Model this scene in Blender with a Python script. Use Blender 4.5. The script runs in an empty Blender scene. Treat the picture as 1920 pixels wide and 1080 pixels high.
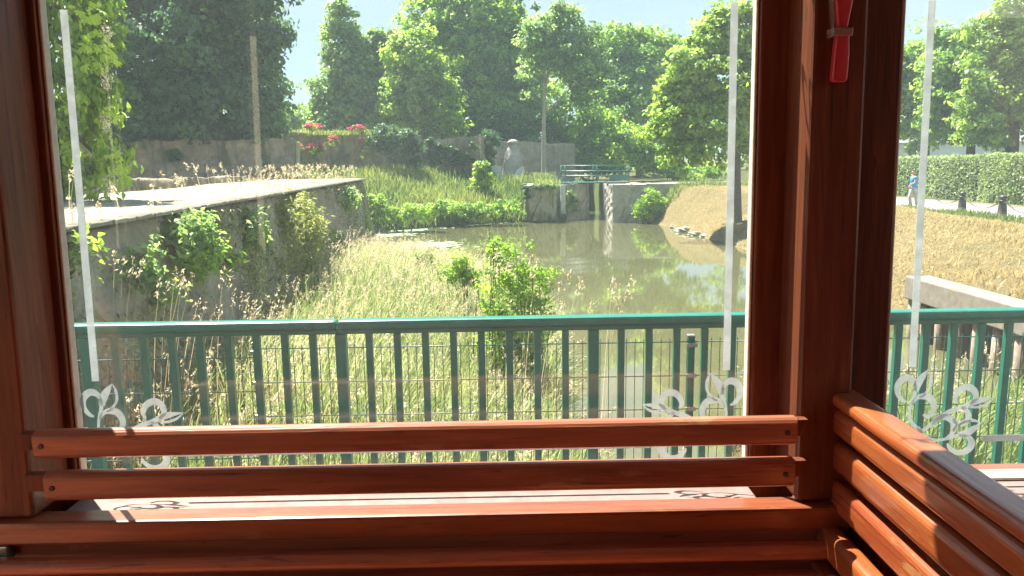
import bpy, bmesh, math, random
import numpy as np
from mathutils import Vector, Matrix
random.seed(7); rng = np.random.default_rng(11)
sc = bpy.context.scene
COL = sc.collection

# ------------------------------------------------------------------ camera
HAZE = .00105
EYE = np.array([0.0, 0.0, 1.75]); FPX = 1423.0
def basis(p, y, r):
    p, y, r = map(math.radians, (p, y, r))
    fwd = np.array([math.sin(y)*math.cos(p), math.cos(y)*math.cos(p), -math.sin(p)])
    rt = np.array([math.cos(y), -math.sin(y), 0.0]); up = np.cross(rt, fwd)
    return rt*math.cos(r)-up*math.sin(r), up*math.cos(r)+rt*math.sin(r), fwd
RT, UP, FW = basis(9.3, 0.75, 0.8)
cam = bpy.data.objects.new('camera', bpy.data.cameras.new('camera')); COL.objects.link(cam)
cam.data.sensor_width = 36; cam.data.lens = 36*FPX/1920
cam.data.clip_start = 0.02; cam.data.clip_end = 3000
cam.matrix_world = Matrix(((RT[0], UP[0], -FW[0], EYE[0]), (RT[1], UP[1], -FW[1], EYE[1]), (RT[2], UP[2], -FW[2], EYE[2]), (0, 0, 0, 1)))
sc.camera = cam
def ray(px, py): return RT*((px-960)/FPX)+UP*((540-py)/FPX)+FW
def P(px, py, Y):                       # sight line to the real plane y = Y
    d = ray(px, py); return EYE+d*(Y/d[1])
def G(px, py, z):                       # sight line to the level z
    d = ray(px, py); return EYE+d*((z-EYE[2])/d[2])

# ------------------------------------------------------------------ world, sun, exposure
SUN_EL, SUN_AZ = 60.0, -38.0            # azimuth measured from +Y towards +X
w = bpy.data.worlds.new('World'); sc.world = w; w.use_nodes = True
nt = w.node_tree; nt.nodes.clear()
wo = nt.nodes.new('ShaderNodeOutputWorld'); bg = nt.nodes.new('ShaderNodeBackground')
sky = nt.nodes.new('ShaderNodeTexSky'); sky.sky_type = 'NISHITA'; sky.sun_disc = False
sky.sun_elevation = math.radians(SUN_EL); sky.sun_rotation = math.radians(SUN_AZ)
sky.air_density = 1.0; sky.dust_density = .15; sky.altitude = 600; sky.ozone_density = 1.0
bg.inputs[1].default_value = 0.10
tc = nt.nodes.new('ShaderNodeTexCoord'); mp = nt.nodes.new('ShaderNodeMapping'); mp.inputs['Scale'].default_value = (1.6, 1.6, 4.5)
nz = nt.nodes.new('ShaderNodeTexNoise'); nz.inputs['Scale'].default_value = 2.2; nz.inputs['Detail'].default_value = 7; nz.inputs['Roughness'].default_value = .55
rmp = nt.nodes.new('ShaderNodeValToRGB'); rmp.color_ramp.elements[0].position = .44; rmp.color_ramp.elements[1].position = .72
mx = nt.nodes.new('ShaderNodeMix'); mx.data_type = 'RGBA'; mx.inputs[7].default_value = (2.1, 2.25, 2.4, 1)
mul = nt.nodes.new('ShaderNodeMath'); mul.operation = 'MULTIPLY'; mul.inputs[1].default_value = .5
L = nt.links.new
L(tc.outputs['Generated'], mp.inputs[0]); L(mp.outputs[0], nz.inputs['Vector']); L(nz.outputs[0], rmp.inputs[0])
L(rmp.outputs[0], mul.inputs[0]); L(mul.outputs[0], mx.inputs[0]); dk = nt.nodes.new('ShaderNodeMix'); dk.data_type = 'RGBA'; dk.blend_type = 'DARKEN'; dk.inputs[0].default_value = .93; dk.inputs[7].default_value = (1.36, 1.78, 2.24, 1)
L(sky.outputs[0], dk.inputs[6]); L(dk.outputs[2], mx.inputs[6]); L(mx.outputs[2], bg.inputs[0]); L(bg.outputs[0], wo.inputs[0])
sun = bpy.data.objects.new('sun', bpy.data.lights.new('sun', 'SUN')); COL.objects.link(sun)
sun.data.energy = 5.0; sun.data.angle = math.radians(.53); sun.data.color = (1, .95, .86)
_e, _a = math.radians(SUN_EL), math.radians(SUN_AZ)
SUND = Vector((math.sin(_a)*math.cos(_e), math.cos(_a)*math.cos(_e), math.sin(_e)))
sun.rotation_euler = SUND.to_track_quat('Z', 'Y').to_euler()
sc.view_settings.view_transform = 'Standard'; sc.view_settings.look = 'None'
sc.view_settings.exposure = 2.2; sc.view_settings.gamma = 1.0; sc.view_settings.use_curve_mapping = False
cy = sc.cycles
cy.volume_bounces = 1; cy.volume_step_rate = 10; cy.volume_max_steps = 64
cy.max_bounces = 8; cy.diffuse_bounces = 4; cy.glossy_bounces = 4; cy.transmission_bounces = 6; cy.transparent_max_bounces = 16
cy.use_denoising = True; cy.sample_clamp_indirect = 6; cy.caustics_reflective = False; cy.caustics_refractive = False
try: cy.use_adaptive_sampling = True; cy.adaptive_threshold = .015
except Exception: pass

# ------------------------------------------------------------------ materials
class NT:
    def __init__(s, name):
        s.m = bpy.data.materials.new(name); s.m.use_nodes = True; s.t = s.m.node_tree; s.t.nodes.clear()
        s.out = s.n('OutputMaterial')
    def n(s, typ, **kw):
        x = s.t.nodes.new('ShaderNode'+typ)
        for k, v in kw.items(): setattr(x, k, v)
        return x
    def l(s, a, b): s.t.links.new(a, b)
    def coords(s, scale=(1, 1, 1), kind='Object'):
        c = s.n('TexCoord'); m = s.n('Mapping'); m.inputs['Scale'].default_value = scale
        s.l(c.outputs[kind], m.inputs[0]); return m.outputs[0]
    def noise(s, vec, scale, detail=5, rough=.6, dist=0.0):
        x = s.n('TexNoise'); x.inputs['Scale'].default_value = scale; x.inputs['Detail'].default_value = detail
        x.inputs['Roughness'].default_value = rough; x.inputs['Distortion'].default_value = dist
        if vec is not None: s.l(vec, x.inputs['Vector'])
        return x.outputs[0]
    def ramp(s, fac, stops):
        r = s.n('ValToRGB'); e = r.color_ramp.elements
        while len(e) < len(stops): e.new(.5)
        for i, (p, c) in enumerate(stops): e[i].position = p; e[i].color = (*c, 1) if len(c) == 3 else c
        s.l(fac, r.inputs[0]); return r.outputs[0]
    def mix(s, fac, a, b, mode='MIX'):
        x = s.n('Mix', data_type='RGBA', blend_type=mode)
        for sock, v in ((0, fac), (6, a), (7, b)):
            if hasattr(v, 'is_linked'): s.l(v, x.inputs[sock])
            else: x.inputs[sock].default_value = v if sock == 0 else (*v, 1)
        return x.outputs[2]
    def bump(s, h, strength=.3, dist=.01):
        b = s.n('Bump'); b.inputs['Strength'].default_value = strength; b.inputs['Distance'].default_value = dist
        s.l(h, b.inputs['Height']); return b.outputs[0]
    def pbr(s, col, rough=.5, spec=.5, bump=None, **kw):
        p = s.n('BsdfPrincipled')
        if hasattr(col, 'is_linked'): s.l(col, p.inputs['Base Color'])
        else: p.inputs['Base Color'].default_value = (*col, 1)
        if hasattr(rough, 'is_linked'): s.l(rough, p.inputs['Roughness'])
        else: p.inputs['Roughness'].default_value = rough
        p.inputs['Specular IOR Level'].default_value = spec
        if bump is not None: s.l(bump, p.inputs['Normal'])
        for k, v in kw.items(): p.inputs[k].default_value = v
        return p.outputs[0]
    def end(s, sh): s.l(sh, s.out.inputs[0]); return s.m

BW = (0, 0, 0), (1, 1, 1)
def wood(name, axis, wear=0.0, dark=1.0, rough=.34, sat=1.0):
    t = NT(name); sca = [70, 70, 70]; sca[axis] = 3.2
    v = t.coords(sca); g = t.noise(v, 1.0, 6, .65, .6)
    sc2 = [9, 9, 9]; sc2[axis] = 1.1
    big = t.noise(t.coords(sc2), 1.0, 4, .6)
    c = t.ramp(g, [(.30, tuple(dark*k for k in (.040, .010, .006))), (.44, tuple(dark*k for k in (.13, .030, .013))), (.58, tuple(dark*k for k in (.19, .044, .017))), (.72, tuple(dark*k for k in (.31, .085, .028)))])
    c = t.mix(t.ramp(big, [(.35, (.0,)*3), (.75, (.6,)*3)]), c, tuple(dark*k for k in (.34, .095, .022)))
    if wear:
        sw = [60, 60, 60]; sw[axis] = 14
        wn = t.noise(t.coords(sw), 1.0, 7, .7)
        wb = t.noise(t.coords((5, 5, 14)), 1.0, 2, .5)
        f = t.n('Math', operation='MULTIPLY'); t.l(t.ramp(wn, [(.53, (0,)*3), (.62, (1,)*3)]), f.inputs[0]); t.l(t.ramp(wb, [(.55, (0,)*3), (.7, (wear,)*3)]), f.inputs[1])
        c = t.mix(f.outputs[0], c, (.42, .20, .085))
    oi = t.n('ObjectInfo'); hv = t.n('HueSaturation'); mr = t.n('MapRange'); mr.inputs['To Min'].default_value = .82; mr.inputs['To Max'].default_value = 1.2
    t.l(oi.outputs['Random'], mr.inputs[0]); hv.inputs['Saturation'].default_value = sat; t.l(mr.outputs[0], hv.inputs['Value']); t.l(c, hv.inputs['Color']); c = hv.outputs[0]
    ss = [130, 130, 130]; ss[axis] = 9; sn = t.noise(t.coords(ss), 1.0, 3, .6, .8)                       # fine scratches and open pores
    c = t.mix(t.ramp(sn, [(.62, (0,)*3), (.70, (.55,)*3)]), c, (.03, .010, .007))
    hh = t.n('Math', operation='ADD'); t.l(g, hh.inputs[0]); t.l(sn, hh.inputs[1])
    r = t.mix(.5, t.ramp(big, [(.3, (rough-.12,)*3), (.8, (rough+.2,)*3)]), t.ramp(sn, [(.4, (rough-.08,)*3), (.7, (rough+.3,)*3)]))
    return t.end(t.pbr(c, r, .45 if axis < 2 else .22, t.bump(hh.outputs[0], .25, .002), **{'Coat Weight': .55 if axis < 2 else .12, 'Coat Roughness': .14}))
WX, WY, WZ = wood('mahogany_across', 0, .95, 1.75, .34, .92), wood('mahogany_bench', 1, .95, 1.75, .34, 1.02), wood('mahogany_upright', 2, 0, .72, .42, .95)
WXL = wood('mahogany_ledge', 0, .25, 1.15, .4)

def glass_mat(name, dust=.015):
    t = NT(name)
    tr = t.n('BsdfTransparent'); tr.inputs[0].default_value = (.955, .975, .962, 1)
    gl = t.n('BsdfGlossy'); gl.inputs['Roughness'].default_value = 0.0
    lw_ = t.n('LayerWeight'); lw_.inputs[0].default_value = .5; pw = t.n('Math', operation='POWER'); t.l(lw_.outputs['Facing'], pw.inputs[0]); pw.inputs[1].default_value = 5
    fr = t.n('Math', operation='MULTIPLY_ADD'); t.l(pw.outputs[0], fr.inputs[0]); fr.inputs[1].default_value = .96; fr.inputs[2].default_value = .04
    a = t.n('MixShader'); t.l(fr.outputs[0], a.inputs[0]); t.l(tr.outputs[0], a.inputs[1]); t.l(gl.outputs[0], a.inputs[2])
    d = t.n('BsdfTranslucent'); d.inputs[0].default_value = (.9, .9, .88, 1)
    n1 = t.noise(t.coords((3, 3, 2)), 1.0, 5, .6); n2 = t.noise(t.coords((160, 160, 160)), 1.0, 2, .5)
    f = t.n('Math', operation='MULTIPLY'); t.l(t.ramp(n1, [(.3, (.35,)*3), (.75, (1,)*3)]), f.inputs[0]); t.l(t.ramp(n2, [(.35, (dust*.7,)*3), (.8, (dust*1.5,)*3)]), f.inputs[1])
    b = t.n('MixShader'); t.l(f.outputs[0], b.inputs[0]); t.l(a.outputs[0], b.inputs[1]); t.l(d.outputs[0], b.inputs[2])
    return t.end(b.outputs[0])
GLASS = glass_mat('dusty_window_glass')

def plain(name, col, rough=.5, spec=.5, var=.12, scale=25, bump=.15, **kw):
    t = NT(name); v = t.coords(); n = t.noise(v, scale, 5, .65)
    c = t.mix(t.ramp(n, [(.3, (0,)*3), (.75, (1,)*3)]), tuple(k*(1-var) for k in col), tuple(min(1, k*(1+var)) for k in col))
    return t.end(t.pbr(c, rough, spec, t.bump(n, bump, .004), **kw))
GREEN = plain('green_railing_paint', (.010, .150, .105), .3, .5, .15, 18, .03, **{'Coat Weight': .35, 'Coat Roughness': .3})
GREENW = plain('green_wire_coating', (.03, .11, .09), .35, .5, .1, 20, .05)
GREENB = plain('green_bridge_paint', (.03, .13, .12), .4, .5, .2, 5, .05)
def film(name, k):
    t = NT(name); d = t.n('BsdfDiffuse'); d.inputs[0].default_value = (k, k*1.05, k*1.05, 1); q = t.n('BsdfTranslucent'); q.inputs[0].default_value = (k*.97, k*1.03, k*1.03, 1); m = t.n('MixShader')
    nn = t.noise(t.coords((40, 40, 40)), 1.0, 4, .6); t.l(t.ramp(nn, [(.3, (.45,)*3), (.7, (.62,)*3)]), m.inputs[0]); t.l(d.outputs[0], m.inputs[1]); t.l(q.outputs[0], m.inputs[2])
    w_ = t.n('BsdfTransparent'); f = t.n('MixShader'); n2 = t.noise(t.coords((90, 90, 90)), 1.0, 5, .7); t.l(t.ramp(n2, [(.3, (.70,)*3), (.55, (.92,)*3)]), f.inputs[0]); t.l(w_.outputs[0], f.inputs[1]); t.l(m.outputs[0], f.inputs[2]); return t.end(f.outputs[0])
STICK, STICKB = film('frosted_white_film', .50), film('border_film_shade_lifted', .80)  # same film twice: border copy painted paler to offset the roof's shade
PUTTY = plain('cream_window_seal', (.72, .66, .55), .6, .3, .15, 60)
PALE = plain('sill_paint_with_sky_sheen', (.26, .185, .165), .6, .3, .25, 30)  # faded sill paint, its pale pink also painting in the sky's sheen
STEEL = plain('dull_steel', (.35, .34, .32), .4, .5, .2, 60, .05, Metallic=.8)
DARK = plain('dark_iron', (.045, .04, .036), .5, .5, .3, 14)
RED = plain('red_plastic', (.55, .035, .05), .35, .5, .06, 40, .03)
CLEARP = plain('clear_bracket_plastic', (.42, .30, .26), .25, .5, .1, 40, .03, Alpha=.55)
ASPH = plain('bridge_asphalt', (.055, .055, .058), .85, .3, .25, 60)
PATHM = plain('pale_path_surface', (.40, .37, .34), .9, .2, .12, 3)
CREAM = plain('added_streak_wall_cream', (.86, .74, .50), .5, .4, .08, 4)
WHITEW = plain('white_house_render', (.74, .74, .73), .8, .2, .06, 1)
ROOFT = plain('grey_roof_slate', (.20, .20, .21), .7, .3, .15, 3)
LILY = plain('pale_lily_leaf', (.36, .42, .27), .35, .5, .25, 4)

def stone_mat(name, cols, moss=(.05, .075, .025), mamt=.5, scale=1.0, streak=True):
    t = NT(name); v = t.coords()
    n = t.noise(v, 1.3*scale, 8, .68); n2 = t.noise(v, 11*scale, 6, .7); n3 = t.noise(t.coords((2.2*scale, 2.2*scale, .35*scale)), 1.6, 5, .65)
    c = t.ramp(n, [(.3, cols[0]), (.52, cols[1]), (.72, cols[2])])
    c = t.mix(t.ramp(n2, [(.35, (.0,)*3), (.75, (.55,)*3)]), c, tuple(k*.45 for k in cols[1]))
    c = t.mix(t.ramp(n3, [(.5, (0,)*3), (.66, (mamt,)*3)]), c, moss)
    vo = t.n('TexVoronoi'); vo.inputs['Scale'].default_value = 5*scale; t.l(v, vo.inputs['Vector'])
    h = t.n('Math', operation='ADD'); t.l(n2, h.inputs[0]); t.l(vo.outputs[0], h.inputs[1])
    return t.end(t.pbr(c, .9, .2, t.bump(h.outputs[0], .7, .05)))
ST_QUAY = stone_mat('rough_grey_quay_masonry', [(.24, .215, .17), (.38, .34, .275), (.50, .45, .37)], (.14, .16, .07), .5)
ST_RUIN = stone_mat('buff_rampart_masonry', [(.16, .13, .10), (.40, .32, .215), (.64, .54, .40)], (.05, .07, .04), .7, .6)
ST_LOCK = stone_mat('mossy_lock_concrete', [(.26, .24, .175), (.41, .375, .285), (.52, .48, .39)], (.10, .14, .045), .9, .8)
ST_PALE = stone_mat('pale_lock_stone', [(.27, .245, .215), (.42, .39, .35), (.53, .50, .45)], (.16, .155, .12), .15, .8)
PAVE = stone_mat('pale_quay_paving', [(.25, .215, .175), (.31, .275, .225), (.35, .31, .26)], (.30, .28, .20), .35, .7)
SLABM = plain('whitish_concrete', (.52, .52, .50), .8, .2, .15, 3)
CAPM = NT('concrete_cap_with_rust')
_v = CAPM.coords(); _n = CAPM.noise(_v, 8, 6, .65); _c = CAPM.ramp(_n, [(.3, (.17, .145, .12)), (.7, (.27, .235, .20))])
_r = CAPM.noise(_v, 1.7, 3, .5); _c = CAPM.mix(CAPM.ramp(_r, [(.57, (0,)*3), (.64, (.85,)*3)]), _c, (.52, .25, .08))
CAPM = CAPM.end(CAPM.pbr(_c, .85, .2, CAPM.bump(_n, .3, .01)))
PILEM = plain('weathered_timber_pile', (.26, .20, .16), .85, .2, .3, 8)

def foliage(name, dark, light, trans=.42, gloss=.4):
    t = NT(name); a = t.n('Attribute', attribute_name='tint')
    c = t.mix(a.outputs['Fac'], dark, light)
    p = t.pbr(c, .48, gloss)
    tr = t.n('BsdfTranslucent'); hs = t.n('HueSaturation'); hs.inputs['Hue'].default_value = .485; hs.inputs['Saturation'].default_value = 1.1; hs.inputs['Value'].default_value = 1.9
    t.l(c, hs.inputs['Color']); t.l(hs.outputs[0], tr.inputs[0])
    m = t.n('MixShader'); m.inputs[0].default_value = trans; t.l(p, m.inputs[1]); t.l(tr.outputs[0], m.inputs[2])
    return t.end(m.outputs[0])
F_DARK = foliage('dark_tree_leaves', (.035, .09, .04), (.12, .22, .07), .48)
F_MID = foliage('mid_green_leaves', (.085, .18, .04), (.33, .48, .09), .54)
F_LIGHT = foliage('light_green_leaves', (.12, .21, .045), (.36, .50, .10), .52)
F_GREY = foliage('greyish_leaves', (.10, .19, .065), (.31, .43, .14), .54)
F_BUSH = foliage('fresh_green_leaves', (.09, .20, .03), (.34, .48, .08), .5)
F_HEDGE = foliage('clipped_hedge_leaves', (.13, .19, .075), (.32, .40, .16))
F_IVY = foliage('ivy_leaves', (.03, .075, .03), (.10, .19, .055))
F_YEL = foliage('yellow_broom_leaves', (.15, .20, .05), (.38, .38, .13))
F_GRASS = foliage('grass_blades', (.10, .16, .04), (.35, .37, .19), .42, .3)
F_BANK = foliage('bank_grass_blades', (.06, .12, .03), (.25, .29, .09), .38, .3)
F_WEED = foliage('wall_weed_leaves', (.10, .13, .05), (.44, .46, .24), .4, .3)
F_STRAW = foliage('straw_seed_heads', (.32, .265, .15), (.56, .48, .33), .4, .3)
F_DRY = foliage('dry_bank_grass', (.25, .20, .085), (.47, .38, .19), .3, .2)
F_FLOWER = foliage('red_valerian_flowers', (.50, .08, .12), (.72, .20, .24), .3, .2)
F_BLOSSOM = foliage('cream_blossom', (.55, .45, .36), (.8, .72, .62), .3, .2)
BARK = plain('grey_brown_bark', (.15, .125, .10), .9, .2, .35, 14, .6)
BARKP = plain('pale_bark', (.34, .30, .24), .9, .2, .25, 14, .5)
BARKD = plain('dark_bark', (.06, .05, .042), .9, .2, .35, 12, .6)

# ------------------------------------------------------------------ object helpers
def setp(o, label=None, cat=None, group=None, kind=None):
    for k, v in (('label', label), ('category', cat), ('group', group), ('kind', kind)):
        if v: o[k] = v
    return o
def link(name, me, mat=None, parent=None, smooth=False):
    o = bpy.data.objects.new(name, me); COL.objects.link(o)
    if mat: me.materials.append(mat)
    if smooth: me.polygons.foreach_set('use_smooth', [True]*len(me.polygons))
    if parent is not None:
        o.parent = parent
        if parent.type == 'EMPTY': o.matrix_parent_inverse = Matrix.Translation(-parent.location)
    return o
def thing(name, loc, label, cat, group=None):
    o = bpy.data.objects.new(name, None); COL.objects.link(o); o.location = Vector(loc); o.empty_display_size = .1
    return setp(o, label, cat, group)
def bm_obj(name, bm, mat, parent=None, smooth=False):
    bmesh.ops.recalc_face_normals(bm, faces=bm.faces)
    me = bpy.data.meshes.new(name); bm.to_mesh(me); bm.free()
    return link(name, me, mat, parent, smooth)
def bx(bm, x0, x1, y0, y1, z0, z1, bev=0, shear=0.0, zr=1.3):
    g = bmesh.ops.create_cube(bm, size=1)
    for v in g['verts']:
        v.co = Vector((x0+(v.co.x+.5)*(x1-x0), y0+(v.co.y+.5)*(y1-y0), z0+(v.co.z+.5)*(z1-z0)))
        v.co.y += shear*(v.co.z-zr)
    if bev:
        es = list({e for v in g['verts'] for e in v.link_edges})
        bmesh.ops.bevel(bm, geom=es, offset=bev, segments=2, affect='EDGES', profile=.5)
def box(name, x0, x1, y0, y1, z0, z1, mat, parent=None, bev=.004, shear=0.0):
    bm = bmesh.new(); bx(bm, x0, x1, y0, y1, z0, z1, bev, shear); return bm_obj(name, bm, mat, parent)
def tube(bm, pts, rad, n=8, cap=True):
    pts = [Vector(p) for p in pts]; rad = rad if hasattr(rad, '__len__') else [rad]*len(pts)
    rings = []; prev = None
    for i, p in enumerate(pts):
        d = (pts[min(i+1, len(pts)-1)]-pts[max(i-1, 0)]).normalized()
        if prev is None: u = d.orthogonal().normalized()
        else: u = (prev-d*prev.dot(d)); u = u.normalized() if u.length > 1e-6 else d.orthogonal().normalized()
        prev = u; v = d.cross(u)
        rings.append([bm.verts.new(p+(u*math.cos(2*math.pi*k/n)+v*math.sin(2*math.pi*k/n))*rad[i]) for k in range(n)])
    for a, b in zip(rings, rings[1:]):
        for k in range(n): bm.faces.new((a[k], a[(k+1) % n], b[(k+1) % n], b[k]))
    if cap: bm.faces.new(rings[0][::-1]); bm.faces.new(rings[-1])
def tube_obj(name, pts, rad, mat, parent=None, n=8):
    bm = bmesh.new(); tube(bm, pts, rad, n); return bm_obj(name, bm, mat, parent, True)
def lathe(name, c, prof, mat, parent=None, n=20, sx=1, sy=1):
    bm = bmesh.new(); rings = [[bm.verts.new((c[0]+r*sx*math.cos(2*math.pi*k/n), c[1]+r*sy*math.sin(2*math.pi*k/n), c[2]+z)) for k in range(n)] for r, z in prof]
    for a, b in zip(rings, rings[1:]):
        for k in range(n): bm.faces.new((a[k], a[(k+1) % n], b[(k+1) % n], b[k]))
    bm.faces.new(rings[0][::-1]); bm.faces.new(rings[-1]); return bm_obj(name, bm, mat, parent, True)
def np_mesh(name, V, F, mat, parent=None, tint=None, smooth=False):
    V = np.asarray(V, np.float32).reshape(-1, 3); F = np.asarray(F, np.int32); nf, k = F.shape
    me = bpy.data.meshes.new(name); me.vertices.add(len(V)); me.vertices.foreach_set('co', V.ravel())
    me.loops.add(nf*k); me.loops.foreach_set('vertex_index', F.ravel())
    me.polygons.add(nf); me.polygons.foreach_set('loop_start', np.arange(nf, dtype=np.int32)*k)
    me.update(calc_edges=True)
    if tint is not None:
        at = me.attributes.new('tint', 'FLOAT', 'POINT'); at.data.foreach_set('value', np.asarray(tint, np.float32).ravel())
    if smooth: me.polygons.foreach_set('use_smooth', np.ones(nf, bool))
    return link(name, me, mat, parent)
def unit(a): return a/np.maximum(np.linalg.norm(a, axis=-1, keepdims=True), 1e-9)
def leaf_geo(C, N, size, tint, aspect=.6, T=None, fold=.15):
    C = np.asarray(C); n = len(C); N = unit(N); size = np.broadcast_to(np.asarray(size, float), (n,))[:, None]
    if T is None: T = rng.normal(size=(n, 3))
    T = unit(T-N*np.sum(T*N, 1, keepdims=True)); B = np.cross(N, T)
    V = np.stack([C-T*size*.5, C+B*size*aspect*.5+N*size*fold, C+T*size*.5, C-B*size*aspect*.5+N*size*fold], 1)
    return V.reshape(-1, 3), np.arange(n*4).reshape(-1, 4), np.repeat(np.broadcast_to(tint, (n,)), 4)
def leaves(name, C, N, size, tint, mat, parent=None, **kw):
    V, F, t = leaf_geo(C, N, size, tint, **kw); return np_mesh(name, V, F, mat, parent, t)
def blade_geo(B, H, lean, wid, tint):
    n = len(B); a = rng.uniform(0, 2*np.pi, n); S = np.stack([np.cos(a), np.sin(a), 0*a], 1)
    V = []
    for t, k in ((0, 1), (.4, .85), (.75, .55), (1, .06)):
        c = B+np.stack([lean[:, 0]*t*t, lean[:, 1]*t*t, H*t*(1-.12*t)], 1)
        V += [c-S*(wid*k)[:, None]*.5, c+S*(wid*k)[:, None]*.5]
    V = np.stack(V, 1); i = np.arange(n)[:, None]*8
    F = np.concatenate([i+np.array([[0, 1, 3, 2]])+2*q for q in range(3)], 0)
    return V.reshape(-1, 3), F, np.repeat(tint, 8)
def join_geo(parts):
    V, F, T, o = [], [], [], 0
    for v, f, t in parts: V.append(v); F.append(f+o); T.append(t); o += len(v)
    return np.concatenate(V), np.concatenate(F), np.concatenate(T)
def fbm(x, y, s=1.0):
    z = 0*x
    for k, (fx, fy, ph, am) in enumerate(((.7, .5, 0, .5), (1.7, -1.1, 1.3, .28), (-2.3, 3.1, 2.1, .16), (5.1, 4.3, .7, .09), (9.3, -7.7, 4.4, .05))):
        z = z+am*np.sin(fx*x*s+fy*y*s+ph+.8*np.sin(fy*x*s*.6-fx*y*s*.4+k))
    return z

# ------------------------------------------------------------------ ground, water
WATER = -1.25
def xw(y): return -3.30-.0636*(y-5.75)                       # face line of the quay wall
def ground(x, y):
    x, y = np.asarray(x, float), np.asarray(y, float)
    xs = np.interp(y, [4, 6.2, 7.4, 9, 14.5, 18.6, 22.4, 24.5], [2.5, 1.2, .8, .75, 1.1, -.1, -3.2, -4.3])
    d = xs-x; zl = np.where(d > 0, -1.25+np.minimum(.14*d, .42+.04*d)*np.clip((26-y)/8, .15, 1)+.05*np.minimum(d, 1), -1.25+.3*d)
    zl = np.where(y > 25.5, -3, zl)
    zn = np.where(x < 6.85, np.where(x > 2.3, np.interp(y, [3.5, 4.4, 6.2, 7.6, 9.5], [-.3, -.35, -.6, -1.2, -2.2]), np.interp(y, [3.5, 4.4, 5.2, 6.3, 9.5], [-.35, -.5, -.9, -1.4, -2.4])), -3)
    pl = np.where(((x < xw(y)-.25) & (y < 25.6)) | ((x < -8.2) & (y < 33)), 1.30, -3)
    ys = np.interp(x, [-40, -20, -6.3, .3, 3.4], [26, 30, 34.2, 39.2, 39.6])
    dd = y-ys; bf = np.where(x < 3.5, np.where(dd > 0, np.minimum(-1.25+.45*np.minimum(dd, 1)+.27*dd, 1.0+.02*dd), -1.25+.3*dd), -3)
    xr = np.interp(y, [4, 12.6, 12.8, 16, 20, 25, 31.7, 34.5, 38], [6.9, 6.9, 7.4, 8.0, 8.3, 8.4, 8.06, 7.95, 7.5])
    zp = np.where(x < 14, np.interp(y, [22, 35], [-.24, .5]), -.42)
    k = np.clip((x-13.5)/3.5, 0, 1); zp = np.interp(y, [22, 35], [-.24, .5])*(1-k)+-.42*k
    dr = x-xr; br = np.where(dr > 0, np.where(y < 12.7, np.where(dr > .1, zp, -3), np.minimum(zp, -1.2+.5*np.minimum(dr, .5)+(.25+.75*np.clip((y-31)/5, 0, 1))*dr)), -1.25+.35*dr)
    br = np.where(y > np.where(x < 7.7, 42.9, 39.25), np.where(x > 5.8, .58*(1-k)-.42*k, -3), br)
    far = np.where(y > 60, .9, -3)+np.where(y > 90, np.clip((y-90)*.01, 0, 2), 0)
    z = np.maximum.reduce([zl, zn, pl, bf, br, far, np.full_like(zl, -2.4)])
    z = z+np.where((x > 7.6) & (x < 15) & (y > 22) & (y < 38.5) & (z > -1.2), .05*fbm(x*1.3, y*1.1, 2.2), 0)
    return z+np.where((z > -1.3) & (z < 1.25), .05*fbm(x, y, 1.3), 0)*np.where((x > 15.5) & (x < 26), .1, 1)
def axis(lo, hi, st, ext):
    a = np.arange(lo, hi+st/2, st); return np.concatenate([-np.array(ext[0])[::-1] if ext[0] else [], a, ext[1]])
gx = axis(-15, 26, .2, ([16, 19, 24, 32, 48, 80, 160, 280], [27, 29, 34, 42, 60, 100, 180, 280]))
gy = axis(3.5, 46, .2, ([3, 0, 8, 20, 40], [47, 48, 50, 53, 57, 59.5, 61, 66, 74, 90, 120, 180, 280]))
gy = np.sort(gy)
GX, GY = np.meshgrid(gx, gy); GZ = ground(GX, GY); GZ = np.where(GY < 3.6, np.where((GX < xw(4)-.3), 1.30, -.36), GZ)
V = np.stack([GX, GY, GZ], -1).reshape(-1, 3); nx, ny = len(gx), len(gy)
i = (np.arange(ny-1)[:, None]*nx+np.arange(nx-1)[None]).ravel(); F = np.stack([i, i+1, i+nx+1, i+nx], 1)
dry = np.where(GX > 6, np.where(GY < 39.3, .9, .3), np.where(GY > 27, .12, .45)); dry = np.where((GX < -4) & (GZ > 1.2), .85, dry)
t = NT('grassy_earth'); a = t.n('Attribute', attribute_name='tint'); v = t.coords()
n1, n2, n3 = t.noise(v, .9, 7, .65), t.noise(v, 9, 6, .7), t.noise(v, 55, 3, .6)
gcol = t.ramp(n2, [(.3, (.035, .06, .015)), (.7, (.10, .14, .035))]); dcol = t.ramp(n2, [(.28, (.20, .145, .07)), (.5, (.33, .245, .125)), (.75, (.42, .335, .18))])
dcol = t.mix(t.ramp(n1, [(.48, (0,)*3), (.68, (.6,)*3)]), dcol, (.17, .165, .06))
c = t.mix(a.outputs['Fac'], gcol, dcol); h = t.n('Math', operation='ADD'); t.l(n2, h.inputs[0]); t.l(n3, h.inputs[1])
GROUND = t.end(t.pbr(c, .95, .15, t.bump(h.outputs[0], .9, .12)))
g = np_mesh('ground', V, F, GROUND, None, dry.ravel(), True); setp(g, kind='structure')

t = NT('murky_moat_water'); v = t.coords((1, .45, 1))
wn = t.noise(v, 1.1, 4, .5); wn2 = t.noise(v, 7, 3, .5)
wc = t.ramp(wn, [(.3, (.084, .080, .038)), (.7, (.104, .099, .049))])
hb = t.n('Math', operation='MULTIPLY_ADD'); t.l(wn2, hb.inputs[0]); hb.inputs[1].default_value = .25; t.l(wn, hb.inputs[2])
WAT = t.end(t.pbr(wc, .035, .5, t.bump(hb.outputs[0], .05, .02), IOR=1.5))
bm = bmesh.new(); bx(bm, -60, 10.5, 3.6, 61, WATER-.6, WATER); wo_ = bm_obj('water', bm, WAT); setp(wo_, kind='structure')

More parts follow.
